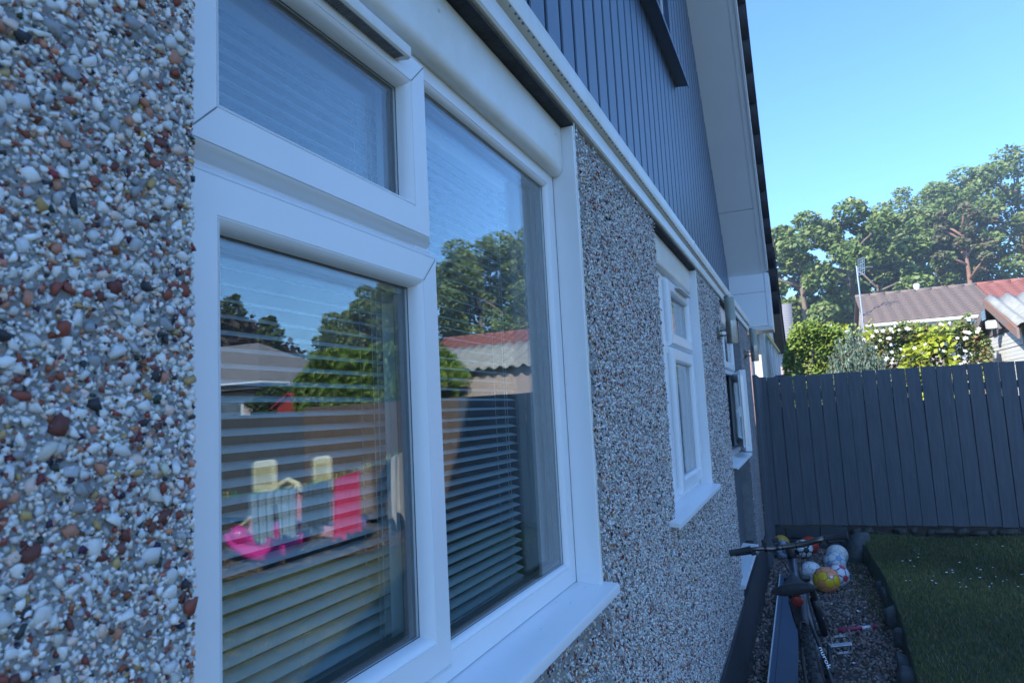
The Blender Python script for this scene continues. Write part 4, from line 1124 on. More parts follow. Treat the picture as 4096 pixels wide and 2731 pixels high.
BLU = np.array([(.20, .29, .21), (.16, .24, .18), (.25, .34, .26), (.12, .19, .14), (.24, .21, .14)])
LAU = np.array([(.15, .25, .04), (.11, .20, .032), (.20, .30, .05), (.26, .34, .075), (.08, .14, .025)])
def hedge(name, label, box, n, leaf, cols, seed, shape=LEAF, droop=None, cat='shrub', rough=.16, stems=5, fill=True):
    """leafy mass: leaves thick over the top and the faces, thinner inside, with an uneven bumpy outline"""
    r = np.random.default_rng(seed); x0, x1, y0, y1, zt = box; cx, cy = (x0 + x1) / 2, (y0 + y1) / 2; zb = gz(cx, cy)
    t = empty(name, (cx, cy, zb), label, cat)
    ph = r.uniform(0, 6.28, 12)
    def bump(a, b): return (np.sin(a * 5.1 + ph[0] + 1.7 * np.sin(b * 3.1 + ph[1])) + .7 * np.sin(a * 11.3 + b * 7.7 + ph[2]) + .5 * np.sin(b * 17.1 + a * 4 + ph[3])) / 2.2
    k1, k2, k3 = int(n * .5), int(n * .3), int(n * .2)
    X = r.uniform(x0, x1, n); Z = zb + (zt - zb) * r.random(n) ** .8; Y = r.uniform(y0, y1, n)
    dep = r.random(n) ** 2 * .3
    Y[:k1] = y0 + rough * (1 - bump(X[:k1], Z[:k1])) * .9 + dep[:k1]
    top = zt + rough * bump(X * 1.3, Y * 1.7) - .25 * rough
    Z = np.minimum(Z, top)
    Z[k1:k1 + k2] = top[k1:k1 + k2] - dep[k1:k1 + k2] * .8
    e = (X - cx) / ((x1 - x0) / 2); Z -= np.maximum(0, np.abs(e) - .72) * (zt - zb) * .6
    P = np.stack([X - cx, Y - cy, Z - zb], 1)
    sh = np.ones((n, 1))
    cc = cols[r.integers(0, len(cols), n)] * r.uniform(.7, 1.3, (n, 1))
    V, F, Cc = leaf_cloud(P, leaf, cc, shape, r, droop); npobj('foliage', npmesh('foliage', V, F, Cc, 'leaf'), t)
    for i in range(stems):
        px, py = r.uniform(x0 - cx, x1 - cx) * .8, r.uniform(y0 - cy, y1 - cy) * .5
        MB().tube([(px * .9, py, -.1), (px, py, (zt - zb) * .5), (px * 1.05, py, (zt - zb) * .92)], [.022, .015, .006], 6).build('stem', 'trunk', t, smooth=True)
    return t
hedge('honeysuckle_bush', 'bright green bush spilling over between the cream house and the conifer', (.26, 1.25, 11.1, 12.2, 2.86), 13000, .058, GRN, 70)
hedge('clematis_hedge', 'green climber with large white flowers behind the fence', (1.35, 3.12, 11.9, 12.9, 2.80), 22000, .055, CLM, 71)
hedge('golden_hop', 'yellow leaved climber growing through the white flowered hedge', (1.88, 2.62, 11.62, 11.95, 2.60), 1100, .095, YEL, 72, rough=.3, stems=2)
hedge('golden_hop', 'small yellow sprays showing above the blue green conifer', (1.0, 1.75, 12.35, 12.6, 3.0), 420, .085, YEL, 73, rough=.25, stems=2)
# white flowers, five petals each
fl = MB()
for k in range(5):
    a = 2 * math.pi * k / 5; b = 2 * math.pi * (k + .5) / 5; c = 2 * math.pi * (k - .5) / 5
    q = len(fl.v); fl.v += [(0, 0, 0), (.62 * math.cos(c), .62 * math.sin(c), .06), (1.0 * math.cos(a), 1.0 * math.sin(a), .16), (.62 * math.cos(b), .62 * math.sin(b), .06)]
    fl.f.append((q, q + 1, q + 2, q + 3)); fl.mi.append(0)
fme = bpy.data.meshes.new('flower'); fme.from_pydata(fl.v, [], fl.f); fme.materials.append(M['eye_white'])
hedge_root = [o for o in bpy.data.objects if o.name.startswith('clematis_hedge')][0]
for k in range(66):
    x = random.choice((random.uniform(.95, 1.6), random.uniform(1.5, 3.0), random.uniform(1.7, 2.9))); z = random.uniform(2.15, 2.82) if x > 1.5 else random.uniform(2.6, 2.95)
    y = 11.82 + random.uniform(-.1, .08) if x > 1.5 else 12.3; s = random.uniform(.022, .040)
    o = inst('flower', fme, hedge_root); d = Vector((random.uniform(-.6, .5), -1, random.uniform(-.1, .9)))
    o.matrix_local = Matrix.Translation(Vector((x, y, z)) - hedge_root.location) @ d.to_track_quat('Z', 'Y').to_matrix().to_4x4() @ Matrix.Rotation(random.random() * 6, 4, 'Z') @ Matrix.Scale(s, 4)
# blue green conifer bush: upright feathery plumes
r = np.random.default_rng(80); ct = empty('conifer_bush', (1.22, 10.6, gz(1.22, 10.6)), 'feathery blue green conifer bush rising above the fence', 'conifer')
H = 2.80 - gz(1.22, 10.6); Ps, Ds = [], []
for i in range(300):
    a = r.uniform(0, 6.28); q = .40 * r.random() ** .5; top = H * (1 - .30 * (q / .40) ** 2) * r.uniform(.86, 1.0); b0 = top * r.uniform(.25, .6)
    k = 90; f = r.random(k); wdt = .035 * (1 - f) + .008
    ang = r.uniform(0, 6.28, k); sp = .75 + .35 * f
    Ps.append(np.stack([q * math.cos(a) * (.7 + .45 * f) + wdt * np.cos(ang), q * math.sin(a) * (.7 + .45 * f) + wdt * np.sin(ang), b0 + (top - b0) * f], 1))
P = np.concatenate(Ps); cc = BLU[r.integers(0, 5, len(P))] * r.uniform(.7, 1.3, (len(P), 1))
V, F, Cc = leaf_cloud(P, .052, cc, LONG, r, (0, 0, 1.3)); npobj('foliage', npmesh('foliage', V, F, Cc, 'leaf'), ct)
MB().tube([(0, 0, -.1), (0, 0, H * .7)], [.04, .012], 7).build('stem', 'trunk', ct)
# striped sword leaves by the fence
ph = empty('sword_plant', (1.62, 9.62, gz(1.6, 9.6)), 'striped sword shaped leaves poking above the fence boards', 'plant')
for k in range(9):
    a = random.uniform(0, 6.28); sp = random.uniform(.05, .22); hh = random.uniform(1.65, 1.98)
    def lfp(u, v): return (math.cos(a) * sp * u * u + (v - .5) * .045 * (1 - u * .95), math.sin(a) * sp * .5 * u * u, hh * u - .05 * u ** 4)
    MB().grid(lfp, 8, 2).build('blade_leaf', mat('sword_leaf', (.28, .30, .12), .5, (.5, .48, .26), 40, stretch=(12, 12, .3)), ph, smooth=True)
# laurel hedge over the far stretch of fence
hedge('laurel_hedge', 'glossy green laurel hedge hanging over the brown stretch of fence', (4.6, 7.35, 9.32, 10.7, 2.98), 20000, .125, LAU, 75, LONG, (.1, -.35, -.8), 'hedge', .12, 9)
hedge('garden_hedge', 'dark clipped hedge between the shed and the bungalow', (8.6, 14.4, 15.5, 17.0, 2.95), 14000, .13, np.array([(.05, .085, .02), (.04, .07, .018), (.07, .10, .025)]), 76, cat='hedge')
COP = np.array([(.050, .028, .026), (.035, .022, .022), (.07, .04, .03), (.04, .035, .022)])
tree(31.0, 26, 7.6, 8.6, 'wide copper beech with dark purple leaves behind the bungalow', None, 61, cols=COP, leaf=.42, n=30000, crown_lo=.06, nclump=16, shell=True, name='copper_beech', leafmat='copper')
for k, (x, y, h) in enumerate(((26.3, 27, 7.6), (23.9, 27, 6.2))):
    tree(x, y, h, .9, ('slender birch standing tallest beside the copper beech', 'small slender birch beside the copper beech')[k], None, 63 + k, cols=np.array([(.09, .12, .04), (.07, .10, .035)]), leaf=.20, n=3200, crown_lo=.25, nclump=44, gap=.75, name='birch_tree')

# ================================================================== garage with white door
gx, gy0, gy1, ge, ga = 3.25, 10.86, 13.42, 2.60, 3.10
gar = empty('garage', (gx + 2.5, 12.1, .4), 'pebbledashed garage with a white door and corrugated roof behind the fence', 'garage')
def L(o, p): return tuple(Vector(p) - o.location)
def lbox(par, name, m, x0, x1, y0, y1, z0, z1, bevel=0.0):
    b = MB().box(x0, x1, y0, y1, z0, z1); b.v = [L(par, q) for q in b.v]; return b.build(name, m, par, bevel=bevel)
def lprism(par, name, m, pts, axis, a0, a1, autosm=None):
    b = MB().prism(pts, axis, a0, a1); b.v = [L(par, q) for q in b.v]; return b.build(name, m, par, autosm=autosm)
gb_ = MB().box(gx + .06, gx + 5.2, gy0, gy0 + .15, .2, ge).box(gx + .06, gx + 5.2, gy1 - .15, gy1, .2, ge).box(gx, gx + .06, gy0, gy0 + .17, .2, ge).box(gx, gx + .06, gy1 - .14, gy1, .2, ge).box(gx + 5.1, gx + 5.2, gy0, gy1, .2, ge)
gb_.v = [L(gar, q) for q in gb_.v]; gb_.build('wall', M['dash_pink'], gar)
dr = empty('garage_door', (0, 0, 0), parent=gar)
for k in range(9):
    z1 = ge - .012 - k * .235
    if z1 - .235 < .4: break
    for j in range(4):
        za = z1 - (j + 1) * .0555
        b = MB().box(gx + .022 + (.004 if j == 3 else 0), gx + .05, gy0 + .175, gy1 - .145, za, za + .053); b.v = [L(gar, q) for q in b.v]; b.build('door_panel', 'door_white', dr, bevel=.003)
    b = MB().box(gx + .035, gx + .048, gy0 + .18, gy1 - .15, z1 - .236, z1 - .222); b.v = [L(gar, q) for q in b.v]; b.build('door_groove', 'tile_grey', dr)
ym = (gy0 + gy1) / 2 + .02
nb_ = 9
for k in range(nb_):     # weathered boards in the gable
    y0 = gy0 + .06 + k * (gy1 - gy0 - .12) / nb_; y1 = y0 + (gy1 - gy0 - .12) / nb_ - .006
    t = lambda y: ge + (ga - .06 - ge) * (1 - abs(y - ym) / (gy1 - ym))
    if max(t(y0), t(y1)) < ge + .03: continue
    lprism(gar, 'gable_board', 'old_wood', [(y0, ge + .002), (y1, ge + .002), (y1, max(ge + .004, t(y1))), ((y0 + y1) / 2, max(t(y0), t(y1), t((y0 + y1) / 2))), (y0, max(ge + .004, t(y0)))], 0, gx + .012 + .004 * (k % 2), gx + .05)
sl_ = (ga - ge) / (gy1 - ym)
for s, y_e in ((-1, gy0 - .14), (1, gy1 + .16)):
    lprism(gar, 'barge_board', 'barge' if s < 0 else 'old_wood', [(ym, ga + .03), (ym, ga - .11), (y_e, ga - .11 - sl_ * abs(y_e - ym)), (y_e, ga + .03 - sl_ * abs(y_e - ym))], 0, gx - .13, gx - .10)
    cr = MB(); ns = 64
    def cpt(u, v):
        x = gx - .12 + u * 5.5; yy = ym + (y_e - ym) * v; return L(gar, (x, yy, ga + .055 - sl_ * abs(yy - ym) + .03 * math.sin(x * 2 * math.pi / .21) + (.012 if v > .5 else 0)))
    cr.grid(cpt, ns * 3, 4); cr.build('roof', 'asbestos', gar, smooth=True, solid=.012)
gl_ = empty('gable_lamp', (0, 0, 0), parent=gar)
lbox(gar, 'lamp_bracket', 'tile_grey', gx - .05, gx + .012, ym - .28, ym - .14, ge + .05, ge + .24, .005)
lbox(gar, 'lamp_box', 'door_white', gx - .17, gx - .05, ym - .20, ym - .06, ge + .07, ge + .19, .01)
lbox(gar, 'solar_panel', 'window_dark', gx - .16, gx - .15, ym - .06, ym + .16, ge + .22, ge + .36)

# ================================================================== neighbouring houses
# cream house beside the fence
ch = empty('cream_house', (-3, 14.5, .4), 'pale rough rendered house with brown eaves beyond the fence corner', 'house')
lbox(ch, 'wall', 'dash_pale', -8, -.02, 10.95, 18.0, .2, 3.0)
for k, yy in enumerate((11.0, 12.1, 13.4, 14.8, 16.2, 17.5)): lbox(ch, 'wall_pier', 'dash_pale', -.02, .035 + .012 * (k % 2), yy, yy + .35, .2, 2.97)
lbox(ch, 'wall_pier', 'dash_pale', -.6, -.02, 10.90, 10.95, .2, 2.98)
b = MB().tube([L(ch, (-.20, 10.87, .3)), L(ch, (-.20, 10.87, 2.6))], .045, 12); b.build('downpipe', mat('pipe_pink', (.42, .30, .27), .5), ch, smooth=True)
lprism(ch, 'gable', 'dash_pale', [(10.95, 3.0), (18.0, 3.0), (14.5, 4.7)], 0, -8, -.03)
lprism(ch, 'verge_soffit', mat('brown_soffit', (.16, .125, .10), .7, (.20, .16, .13), 5), [(18.25, 2.80), (14.5, 4.72), (14.5, 4.80), (18.25, 2.88)], 0, -8.1, .17)
lprism(ch, 'roof', 'slate', [(18.4, 2.81), (14.5, 4.84), (14.5, 4.94), (18.4, 2.91)], 0, -8.1, .225)
lprism(ch, 'verge_board', 'old_wood', [(18.3, 2.72), (14.5, 4.69), (14.5, 4.84), (18.3, 2.86)], 0, .171, .19)
lprism(ch, 'roof', 'slate', [(10.6, 2.78), (14.5, 4.84), (14.5, 4.94), (10.6, 2.88)], 0, -8.1, .10)
lbox(ch, 'eaves_end', 'box_white', -.05, .19, 17.98, 18.02, 2.62, 2.92)
ys_ = lprism(ch, 'yellow_strip', mat('yellow_strip', (.45, .42, .06), .5, (.3, .28, .05), 9), [(11.3, 2.78), (17.9, 2.92), (17.9, 2.98), (11.3, 2.86)], 0, .06, .075)
# far house with grey tiles, seen as a narrow strip past the cream one
gh = empty('grey_tiled_house', (-3, 26, .8), 'far house with a light grey tiled roof edge behind the cream house', 'house')
lbox(gh, 'wall', 'dash_pink', -8, .12, 23.0, 30.0, .4, 3.5)
tg = npmesh('tile', *(lambda b: (np.array(b.v), np.array(b.f)))(MB().box(-.16, .16, -.2, .2, -.02, .02)), m='tile_grey')
lprism(gh, 'roof', 'tile_grey', [(22.7, 3.45), (26.5, 5.1), (26.5, 5.2), (22.7, 3.55)], 0, -8.1, .34)
a_ = math.atan2(1.65, 3.8)
for i in range(15):
    for j in range(2):
        yy = 22.72 + i * .26; inst('tile', tg, gh, Matrix.Translation(Vector((.22 - j * .33, yy, 3.53 + (yy - 22.7) * 1.65 / 3.8 + .03)) - gh.location) @ Matrix.Rotation(a_ + .07, 4, 'X'))
lbox(gh, 'gutter_end', 'gutter', -.2, .38, 22.58, 22.72, 3.36, 3.48, .02)
lbox(gh, 'verge_board', 'clad_dark', .345, .37, 22.7, 23.0, 3.0, 3.6)
bn = empty('storage_bin', (.27, 13.2, gz(.27, 13.2)), 'peach coloured bin with a dark lid beside the cream house', 'bin')
MB().lathe([(0, 0), (.20, 0), (.26, 1.45), (.24, 1.60), (.16, 1.70), (0, 1.72)], (0, 0, 0), 'z', 20).build('bin_body', mat('peach', (.62, .36, .26), .5), bn, autosm=40)
MB().lathe([(.27, 1.74), (.275, 1.80), (.2, 1.87), (0, 1.88)], (0, 0, 0), 'z', 20).build('bin_lid', mat('navy', (.03, .045, .08), .4), bn, autosm=40)

# house with the long brown roof
hx0, hx1, hy0, hyr, hze, hzr = 2.42, 5.62, 22.0, 24.6, 3.86, 4.98
bh = empty('brown_roofed_house', (hx0 + 1.6, 24.5, 1.0), 'low house with a long brown tiled roof and white gutter', 'house')
lbox(bh, 'wall', 'dash_pink', hx0, hx1, hy0 + .35, 27.0, .6, hze - .02)
lprism(bh, 'gable', 'dash_pink', [(hy0 + .35, hze - .02), (27.0, hze - .02), (hyr, hzr - .1)], 0, hx0, hx0 + .2)
rh = empty('red_roofed_house', (hx1 + 3, 24.5, 1.0), 'low house with a red tiled roof joined to the brown roofed one', 'house')
lbox(rh, 'wall', 'dash_pink', hx1 + .002, hx1 + 7, hy0 + .35, 27.0, .6, hze - .02)
def tiled(par, m, x0, x1, skew, nlab):
    sl = math.hypot(hyr - hy0, hzr - hze); an = math.atan2(hzr - hze, hyr - hy0); rows = 15; step = sl / rows
    lprism(par, 'roof', m, [(hy0, hze - .02), (hyr, hzr - .02), (27.2, hze - .04), (27.2, hze - .09), (hyr, hzr - .08), (hy0, hze - .07)], 0, x0, x1)
    tw = .30; b = MB()
    b.grid(lambda u, v: ((u - .5) * tw, (v - .5) * (step + .07), .018 * math.sin(u * 2 * math.pi - .6) + .012), 6, 1); b.grid(lambda u, v: ((u - .5) * tw, -(step + .07) / 2, .018 * math.sin(u * 2 * math.pi - .6) + .012 - .06 * v), 6, 1)
    me = bpy.data.meshes.new('tile'); me.from_pydata(b.v, [], b.f); me.materials.append(M[m])
    spots = [(x0 + tw * (c + .5), rr) for rr in range(rows) for c in range(int((x1 - x0) / tw))]
    k = 0; rest = MB()
    for (x, rr) in sorted(spots, key=lambda s: s[1] + abs(s[0] - 4) * .01):
        yy = hy0 + (rr + .5) / rows * (hyr - hy0); zz = hze + (rr + .5) / rows * (hzr - hze)
        q = Matrix.Translation(Vector((x, yy, zz + .012)) - par.location) @ Matrix.Rotation(an - .13, 4, 'X')
        if k < 290: inst('tile', me, par, q)
        else:
            base = len(rest.v); rest.v += [tuple(q @ Vector(p)) for p in b.v]; rest.f += [tuple(base + i for i in f) for f in b.f]; rest.mi += [0] * len(b.f)
        k += 1
    if rest.v: tag(rest.build('tile_field', m, par), kind='stuff')
    b = MB()
    xx = x0
    while xx < x1 - .01:
        e = min(xx + .42, x1); r_ = MB().tube([L(par, (xx, hyr, hzr - .01)), L(par, (e - .01, hyr, hzr - .01))], .09, 10).build('ridge_tile', m, par, smooth=True); xx += .43
    lbox(par, 'gutter', 'gutter', x0, x1, hy0 - .12, hy0 + .0, hze - .13, hze - .04, .03)
    lbox(par, 'fascia', 'gutter', x0, x1, hy0 + .02, hy0 + .05, hze - .26, hze - .09)
tiled(bh, 'tile_brown', hx0 - .12, hx1, 0, 'brown')
tiled(rh, 'tile_red', hx1 + .004, hx1 + 7, 0, 'red')
wn_ = lbox(bh, 'window', 'gutter', 4.05, 5.35, hy0 + .31, hy0 + .36, 2.75, 3.62, .004)
for a, b_ in ((4.12, 4.68), (4.74, 5.28)): o = lbox(bh, 'pane', 'window_dark', a, b_, hy0 + .30, hy0 + .308, 2.85, 3.52); o.parent = wn_; o.matrix_parent_inverse = Matrix()
for o in list(wn_.children): o.location = (0, 0, 0)
MB().lathe([(0, .12), (.07, .11), (.1, .05), (.09, 0), (.07, -.1)], L(bh, (4.05, hyr, hzr + .12)), 'z', 14).build('roof_vent', 'gutter', bh, smooth=True)
wn2 = lbox(bh, 'window', 'gutter', 2.75, 3.45, hy0 + .31, hy0 + .36, 2.75, 3.62, .004)
o = lbox(bh, 'pane', 'window_dark', 2.82, 3.38, hy0 + .30, hy0 + .308, 2.85, 3.52); o.parent = wn2
# television aerial on its pole
ae = empty('television_aerial', (2.30, 22.6, 3.9), 'television aerial on a tall thin pole at the gable end', 'aerial')
MB().tube([(0, 0, -.3), (-.02, 0, 1.75)], .022, 8).build('pole', 'alloy', ae)
MB().tube([(-.02, 0, 1.68), (.40, -.05, 1.66)], .014, 6).build('boom', 'alloy', ae)
gr_ = MB()
for k in range(7): gr_.tube([(.0 + .02 * k * .3, -.02, 1.45 + k * .08), (.16 + .02 * k * .3, -.2, 1.47 + k * .08)], .006, 5)
for k in range(4): gr_.tube([(.0 + .05 * k, -.02 - .06 * k, 1.45), (.04 + .05 * k, -.02 - .06 * k, 1.95)], .006, 5)
gr_.build('reflector_grid', 'alloy', ae)
for k in range(6): MB().tube([(.12 + .05 * k, -.12, 1.67), (.12 + .05 * k, .06, 1.67)], .005, 5).build('element', 'alloy', ae)
MB().tube([(.0, 0, .3), (.16, 0, .3)], .015, 6).build('bracket', 'alloy', ae)

# bungalow, red shed: seen mirrored in the first window
bg_ = empty('bungalow', (19, 19, .7), 'bungalow with hipped tiled roof and white gutter beyond the red shed', 'house')
lbox(bg_, 'wall', 'dash_pink', 15.9, 24, 17.5, 23, .5, 3.02)
lprism(bg_, 'soffit', 'tile_grey', [(15.2, 3.05), (24.4, 3.05), (24.4, 3.22), (15.2, 3.22)], 1, 17.0, 23.4)
b = MB(); b.v = [L(bg_, q) for q in ((15.15, 16.95, 3.27), (24.5, 16.95, 3.27), (24.5, 23.5, 3.27), (15.15, 23.5, 3.27), (18.2, 20.2, 5.0), (22, 20.2, 5.0), (15.15, 16.95, 3.225), (24.5, 16.95, 3.225), (24.5, 23.5, 3.225), (15.15, 23.5, 3.225))]
b.f = [(0, 1, 5, 4), (1, 2, 5), (2, 3, 4, 5), (3, 0, 4), (6, 9, 8, 7), (0, 6, 7, 1), (3, 9, 6, 0), (2, 8, 9, 3), (1, 7, 8, 2)]; b.mi = [0] * 9; b.build('roof', 'tile_grey', bg_)
lbox(bg_, 'gutter', 'gutter', 15.06, 24.6, 16.86, 16.94, 3.19, 3.27, .03); lbox(bg_, 'gutter', 'gutter', 15.05, 15.14, 16.94, 23.6, 3.19, 3.27, .03)
wb = lbox(bg_, 'window', 'gutter', 15.86, 15.91, 17.9, 19.2, 1.9, 2.72); o = lbox(bg_, 'pane', 'window_dark', 15.85, 15.858, 18.0, 19.1, 2.0, 2.62); o.parent = wb
w5 = lbox(bg_, 'window', 'gutter', 16.3, 17.4, 17.45, 17.5, 1.9, 2.7); o = lbox(bg_, 'pane', 'window_dark', 16.4, 17.3, 17.44, 17.448, 2.0, 2.6); o.parent = w5
rs = empty('red_shed', (10.53, 13.6, .4), 'small red wooden shed with a pointed roof behind the fence', 'shed')
for k in range(14):
    z0 = -.0 + k * .135
    lbox(rs, 'board', 'shed_red', 10.14 - .004 * (k % 2), 10.92, 13.0, 13.04 - .0, .4 + z0, .4 + z0 + .128, .004)
lbox(rs, 'wall', 'shed_red', 10.15, 10.91, 13.05, 14.4, .4, 2.28)
lprism(rs, 'gable', 'shed_red', [(10.15, 2.28), (10.91, 2.28), (10.53, 2.52)], 1, 13.01, 14.4)
lprism(rs, 'roof', 'shed_red', [(10.02, 2.20), (10.53, 2.535), (11.04, 2.20), (11.04, 2.235), (10.53, 2.575), (10.02, 2.235)], 1, 12.9, 14.5)

# ================================================================== play things and washing, mirrored in the first window
wl = empty('washing_line', (4.6, 6.8, .2), 'thin washing line strung between two posts over the bark bed', 'washing line')
def line_z(y): return float(np.interp(y, [4.2, 5.3, 6.3, 7.3, 8.3, 8.9], [1.22, 1.12, 1.09, 1.17, 1.32, 1.46]))
MB().tube([(0, y - 6.8, line_z(y) - .2) for y in np.arange(4.2, 8.95, .2)], .0035, 5).build('rope', 'peg_green', wl)
for y in (4.2, 8.9): MB().tube([(0, y - 6.8, -.1), (0, y - 6.8, line_z(y) - .12)], .022, 8).build('post', 'alloy', wl)
def garment(name, label, y0, y1, zlow, c, c2, folds=7, flare=.1, taper=0.0, dx=0.0, rag=.03, legs=False):
    m_ = mat('cloth_' + name, c, .85, c2, 9, .15, 60, trans=.2)
    zt = (line_z(y0) + line_z(y1)) / 2; seed = random.random() * 6
    def pt(u, v):
        w = 1 + flare * v - taper * v; yc = (y0 + y1) / 2; y = yc + (u - .5) * (y1 - y0) * w
        z = line_z(y0 + (y1 - y0) * u) - v * (zt - zlow) + (rag * math.sin(u * 19 + seed) * v * v)
        x = 4.6 + dx + (.012 + .03 * v) * math.sin(u * folds * 2 * math.pi + seed + 1.2 * v) + .02 * v * math.sin(u * 3 + seed)
        return (x, y, z)
    if legs:
        b = MB()
        for s in (0, 1): b.grid(lambda u, v: pt(s * .52 + u * .48 if v > .3 else s * .5 + u * .5, v), 22, 22)
    else: b = MB().grid(pt, 44, 26)
    o = b.build(name, m_, None, smooth=True, solid=.003)
    tag(o, label, 'clothes', None)
garment('denim_trousers', 'pale blue denim trousers pegged on the washing line', 5.52, 6.22, .60, (.28, .42, .56), (.40, .54, .66), 6, .0, .12, legs=True)
garment('grey_shorts', 'grey blue shorts pegged beside the pink dress', 6.30, 6.80, .60, (.10, .15, .22), (.14, .20, .28), 6, .05)
garment('pink_dress', 'bright pink frilled dress pegged on the washing line', 6.86, 7.36, .42, (.72, .045, .16), (.80, .07, .22), 5, .12, rag=.035)
garment('brown_leggings', 'thin pale brown leggings pegged next to the pink dress', 7.38, 7.62, .62, (.30, .24, .22), (.38, .30, .27), 5, .0, legs=True)
garment('purple_top', 'small purple top half hidden behind the pink dress', 7.30, 7.56, .46, (.28, .22, .55), (.34, .28, .62), 4, .0, dx=.05)
garment('white_sheet', 'large off white sheet hanging at the end of the washing line', 8.12, 8.62, .45, (.62, .60, .55), (.70, .68, .63), 3, .1, rag=.1)
pm = MB().prism([(-.006, 0), (-.001, .03), (-.011, .062), (-.006, .066), (0, .038), (.006, .066), (.011, .062), (.001, .03), (.006, 0)], 0, -.005, .005)
for k, y in enumerate((4.75, 4.95, 5.2, 5.3, 5.6, 5.95, 6.15, 6.35, 6.5, 6.75, 6.9, 7.05, 7.25, 7.36, 7.45, 7.55, 7.6, 8.0, 8.06, 8.2)):
    cyl = k % 5 in (0, 4, 3) if k < 9 else k in (13, 19)
    me = bpy.data.meshes.new('clothes_peg'); me.from_pydata(pm.v, [], pm.f); me.materials.append(M['peg_green' if cyl else 'peg_yellow'])
    o = inst('clothes_peg', me); o.location = (4.6, y, line_z(y) - .02); o.rotation_euler = (random.uniform(-.3, .3), 0, random.uniform(-.4, .4))
    tag(o, 'green plastic clothes peg on the washing line' if cyl else 'yellow plastic clothes peg on the washing line', 'clothes peg', 'green clothes pegs' if cyl else 'yellow clothes pegs')
# pink rocker with a long nosed head
rk = empty('rocker_toy', (5.22, 6.42, .205), 'glossy pink plastic animal rocker on the bark bed', 'rocker')
def rock_pt(u, v):
    s = u * 2 - 1; a = v * 2 * math.pi; cxs = .55 * s; zc = .14 + .20 * abs(s) ** 2.1; ry = .13 * (1 - abs(s) ** 3) ** .5 + .012; rz = .085 * (1 - abs(s) ** 4) ** .5 + .012
    return (cxs, ry * math.cos(a), zc + rz * math.sin(a) - .03 * (1 - abs(s)))
MB().grid(rock_pt, 28, 16).build('hull', 'plastic_pink', rk, smooth=True)
MB().tube([(-.14, 0, .22), (-.17, 0, .34), (-.20, 0, .42), (-.26, 0, .44), (-.36, 0, .40), (-.46, 0, .36)], [.11, .10, .105, .11, .085, .035], 14).build('head', 'plastic_pink', rk, smooth=True)
for s in (-1, 1):
    e = MB().lathe([(0, .012), (.02, .010), (.028, 0)], (0, 0, 0), 'y', 14).build('eye', 'eye_white', rk); e.location = (-.27, s * .10, .47); e.rotation_euler.z = 0 if s > 0 else math.pi
    MB().lathe([(0, .004), (.012, .002), (.013, 0)], (0, .011, 0), 'y', 12).build('pupil', 'gasket', e)
MB().tube([(.32, 0, .24), (.38, 0, .36), (.42, 0, .42)], [.10, .11, .06], 14).build('seat_back', 'plastic_pink', rk, smooth=True)
MB().tube([(-.05, 0, .255), (.26, 0, .27)], [.075, .085], 12).build('seat_pad', 'plastic_pink', rk, smooth=True)
lbx = MB().obox((0, -.125, .10), .15, .01, .045).build('oval_badge', 'white_print', rk, bevel=.015)
rk.rotation_euler.z = R(-12)
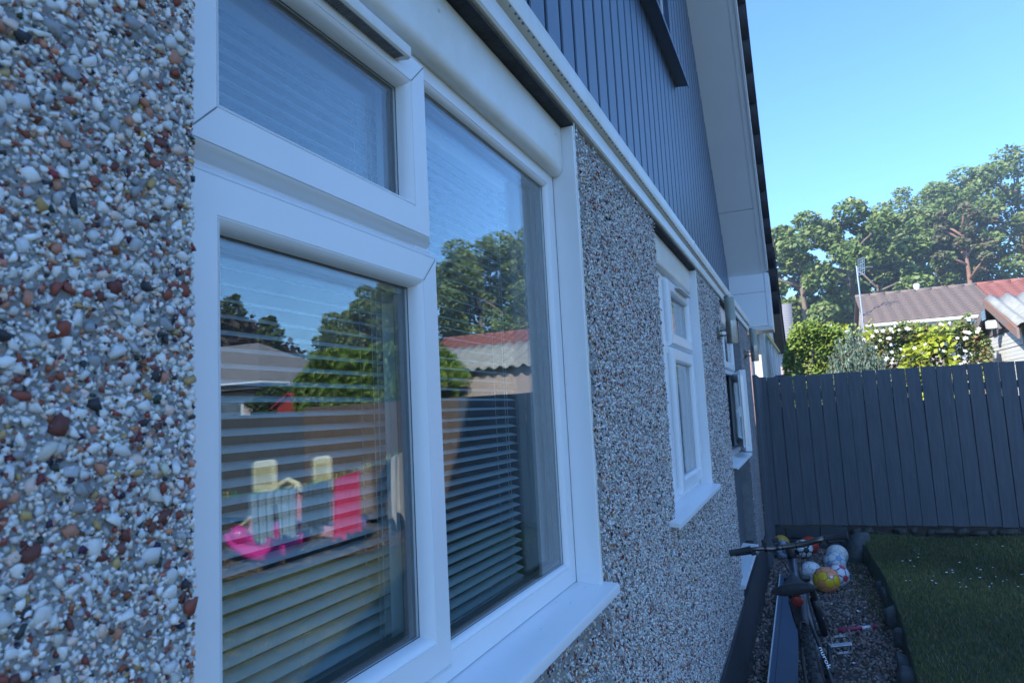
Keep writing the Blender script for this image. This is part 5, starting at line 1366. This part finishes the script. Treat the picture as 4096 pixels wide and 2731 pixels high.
# toddler slide: cream side panels with hand holes, flared pink legs
sd_ = empty('toddler_slide', (6.15, 8.0, .215), 'cream and pink plastic toddler slide on the bark bed', 'slide')
def panel(x0, x1, z0, z1, y, nm='side_panel'):
    pr = [(x0, z0), (x1, z0), (x1, z1 - .05), (x1 - .02, z1 - .01), (x1 - .06, z1), (x0 + .07, z1 + .02), (x0 + .02, z1 - .01), (x0, z1 - .06)]
    o = MB().prism(pr, 1, y - .035, y + .035).build(nm, 'plastic_cream', sd_, bevel=.02)
    MB().prism([(x0 + .06, z0 + .12), (x1 - .06, z0 + .12), (x1 - .06, z1 - .10), (x0 + .06, z1 - .08)], 1, y - .041, y - .030).build('panel_recess', mat('cream_dark', (.52, .48, .26), .5), o, bevel=.01)
panel(.34, .76, .62, 1.08, .0); panel(-.45, -.13, .62, 1.10, .25)
MB().tube([(-.09 + .21 * 0, 0, .62), (-.04, 0, .74), (.12, 0, .80), (.28, 0, .74), (.33, 0, .62)], .04, 10).build('arch', 'plastic_cream', sd_, smooth=True)
for x0, x1, dr_ in ((-.12, .08, .0), (-.58, -.40, -.12), (.55, .75, .1)):
    MB().prism([(x0 + .06, .72), (x1 - .06, .72), (x1 + .02 + dr_, .10), (x1 + .12 + dr_, .0), (x0 - .10 + dr_, .0), (x0 - .02 + dr_, .10)], 1, -.03, .10).build('leg', 'plastic_palepink', sd_, bevel=.02)
MB().grid(lambda u, v: (.30 + u * .85, -.05 + v * .34, .64 * (1 - u) ** 1.25 + .03 + .05 * (2 * v - 1) ** 4), 14, 8).build('chute', 'plastic_cream', sd_, smooth=True, solid=.02)
# black bent tube standing on the bark
bt = empty('bent_tube', (5.22, 8.82, .215), 'curved black tube standing on the bark by the white sheet', 'tube')
MB().tube([(0, 0, -.02), (.03, 0, .25), (.05, 0, .48), (.0, 0, .72), (-.11, 0, .92), (-.16, 0, 1.05)], .055, 14).build('tube_body', 'black', bt, smooth=True)
MB().lathe([(.06, 0), (.075, .01), (.075, .04), (.058, .05)], (0, 0, -.01), 'z', 16).build('foot_ring', 'black', bt)

# ================================================================== air
hz = MB().box(-1000, 1000, -1000, 1000, -1.5, 22.0)
hm = bpy.data.materials.new('haze'); hm.use_nodes = True; hn = hm.node_tree.nodes; hn.remove(hn['Principled BSDF'])
pv = hn.new('ShaderNodeVolumePrincipled'); pv.inputs['Color'].default_value = (.72, .87, 1.0, 1); pv.inputs['Density'].default_value = .003; pv.inputs['Anisotropy'].default_value = .2
hm.node_tree.links.new(pv.outputs['Volume'], hn['Material Output'].inputs['Volume'])
ho = hz.build('haze', hm); ho['kind'] = 'stuff'; tag(ho, 'thin bluish summer haze over the gardens and wood', 'haze')
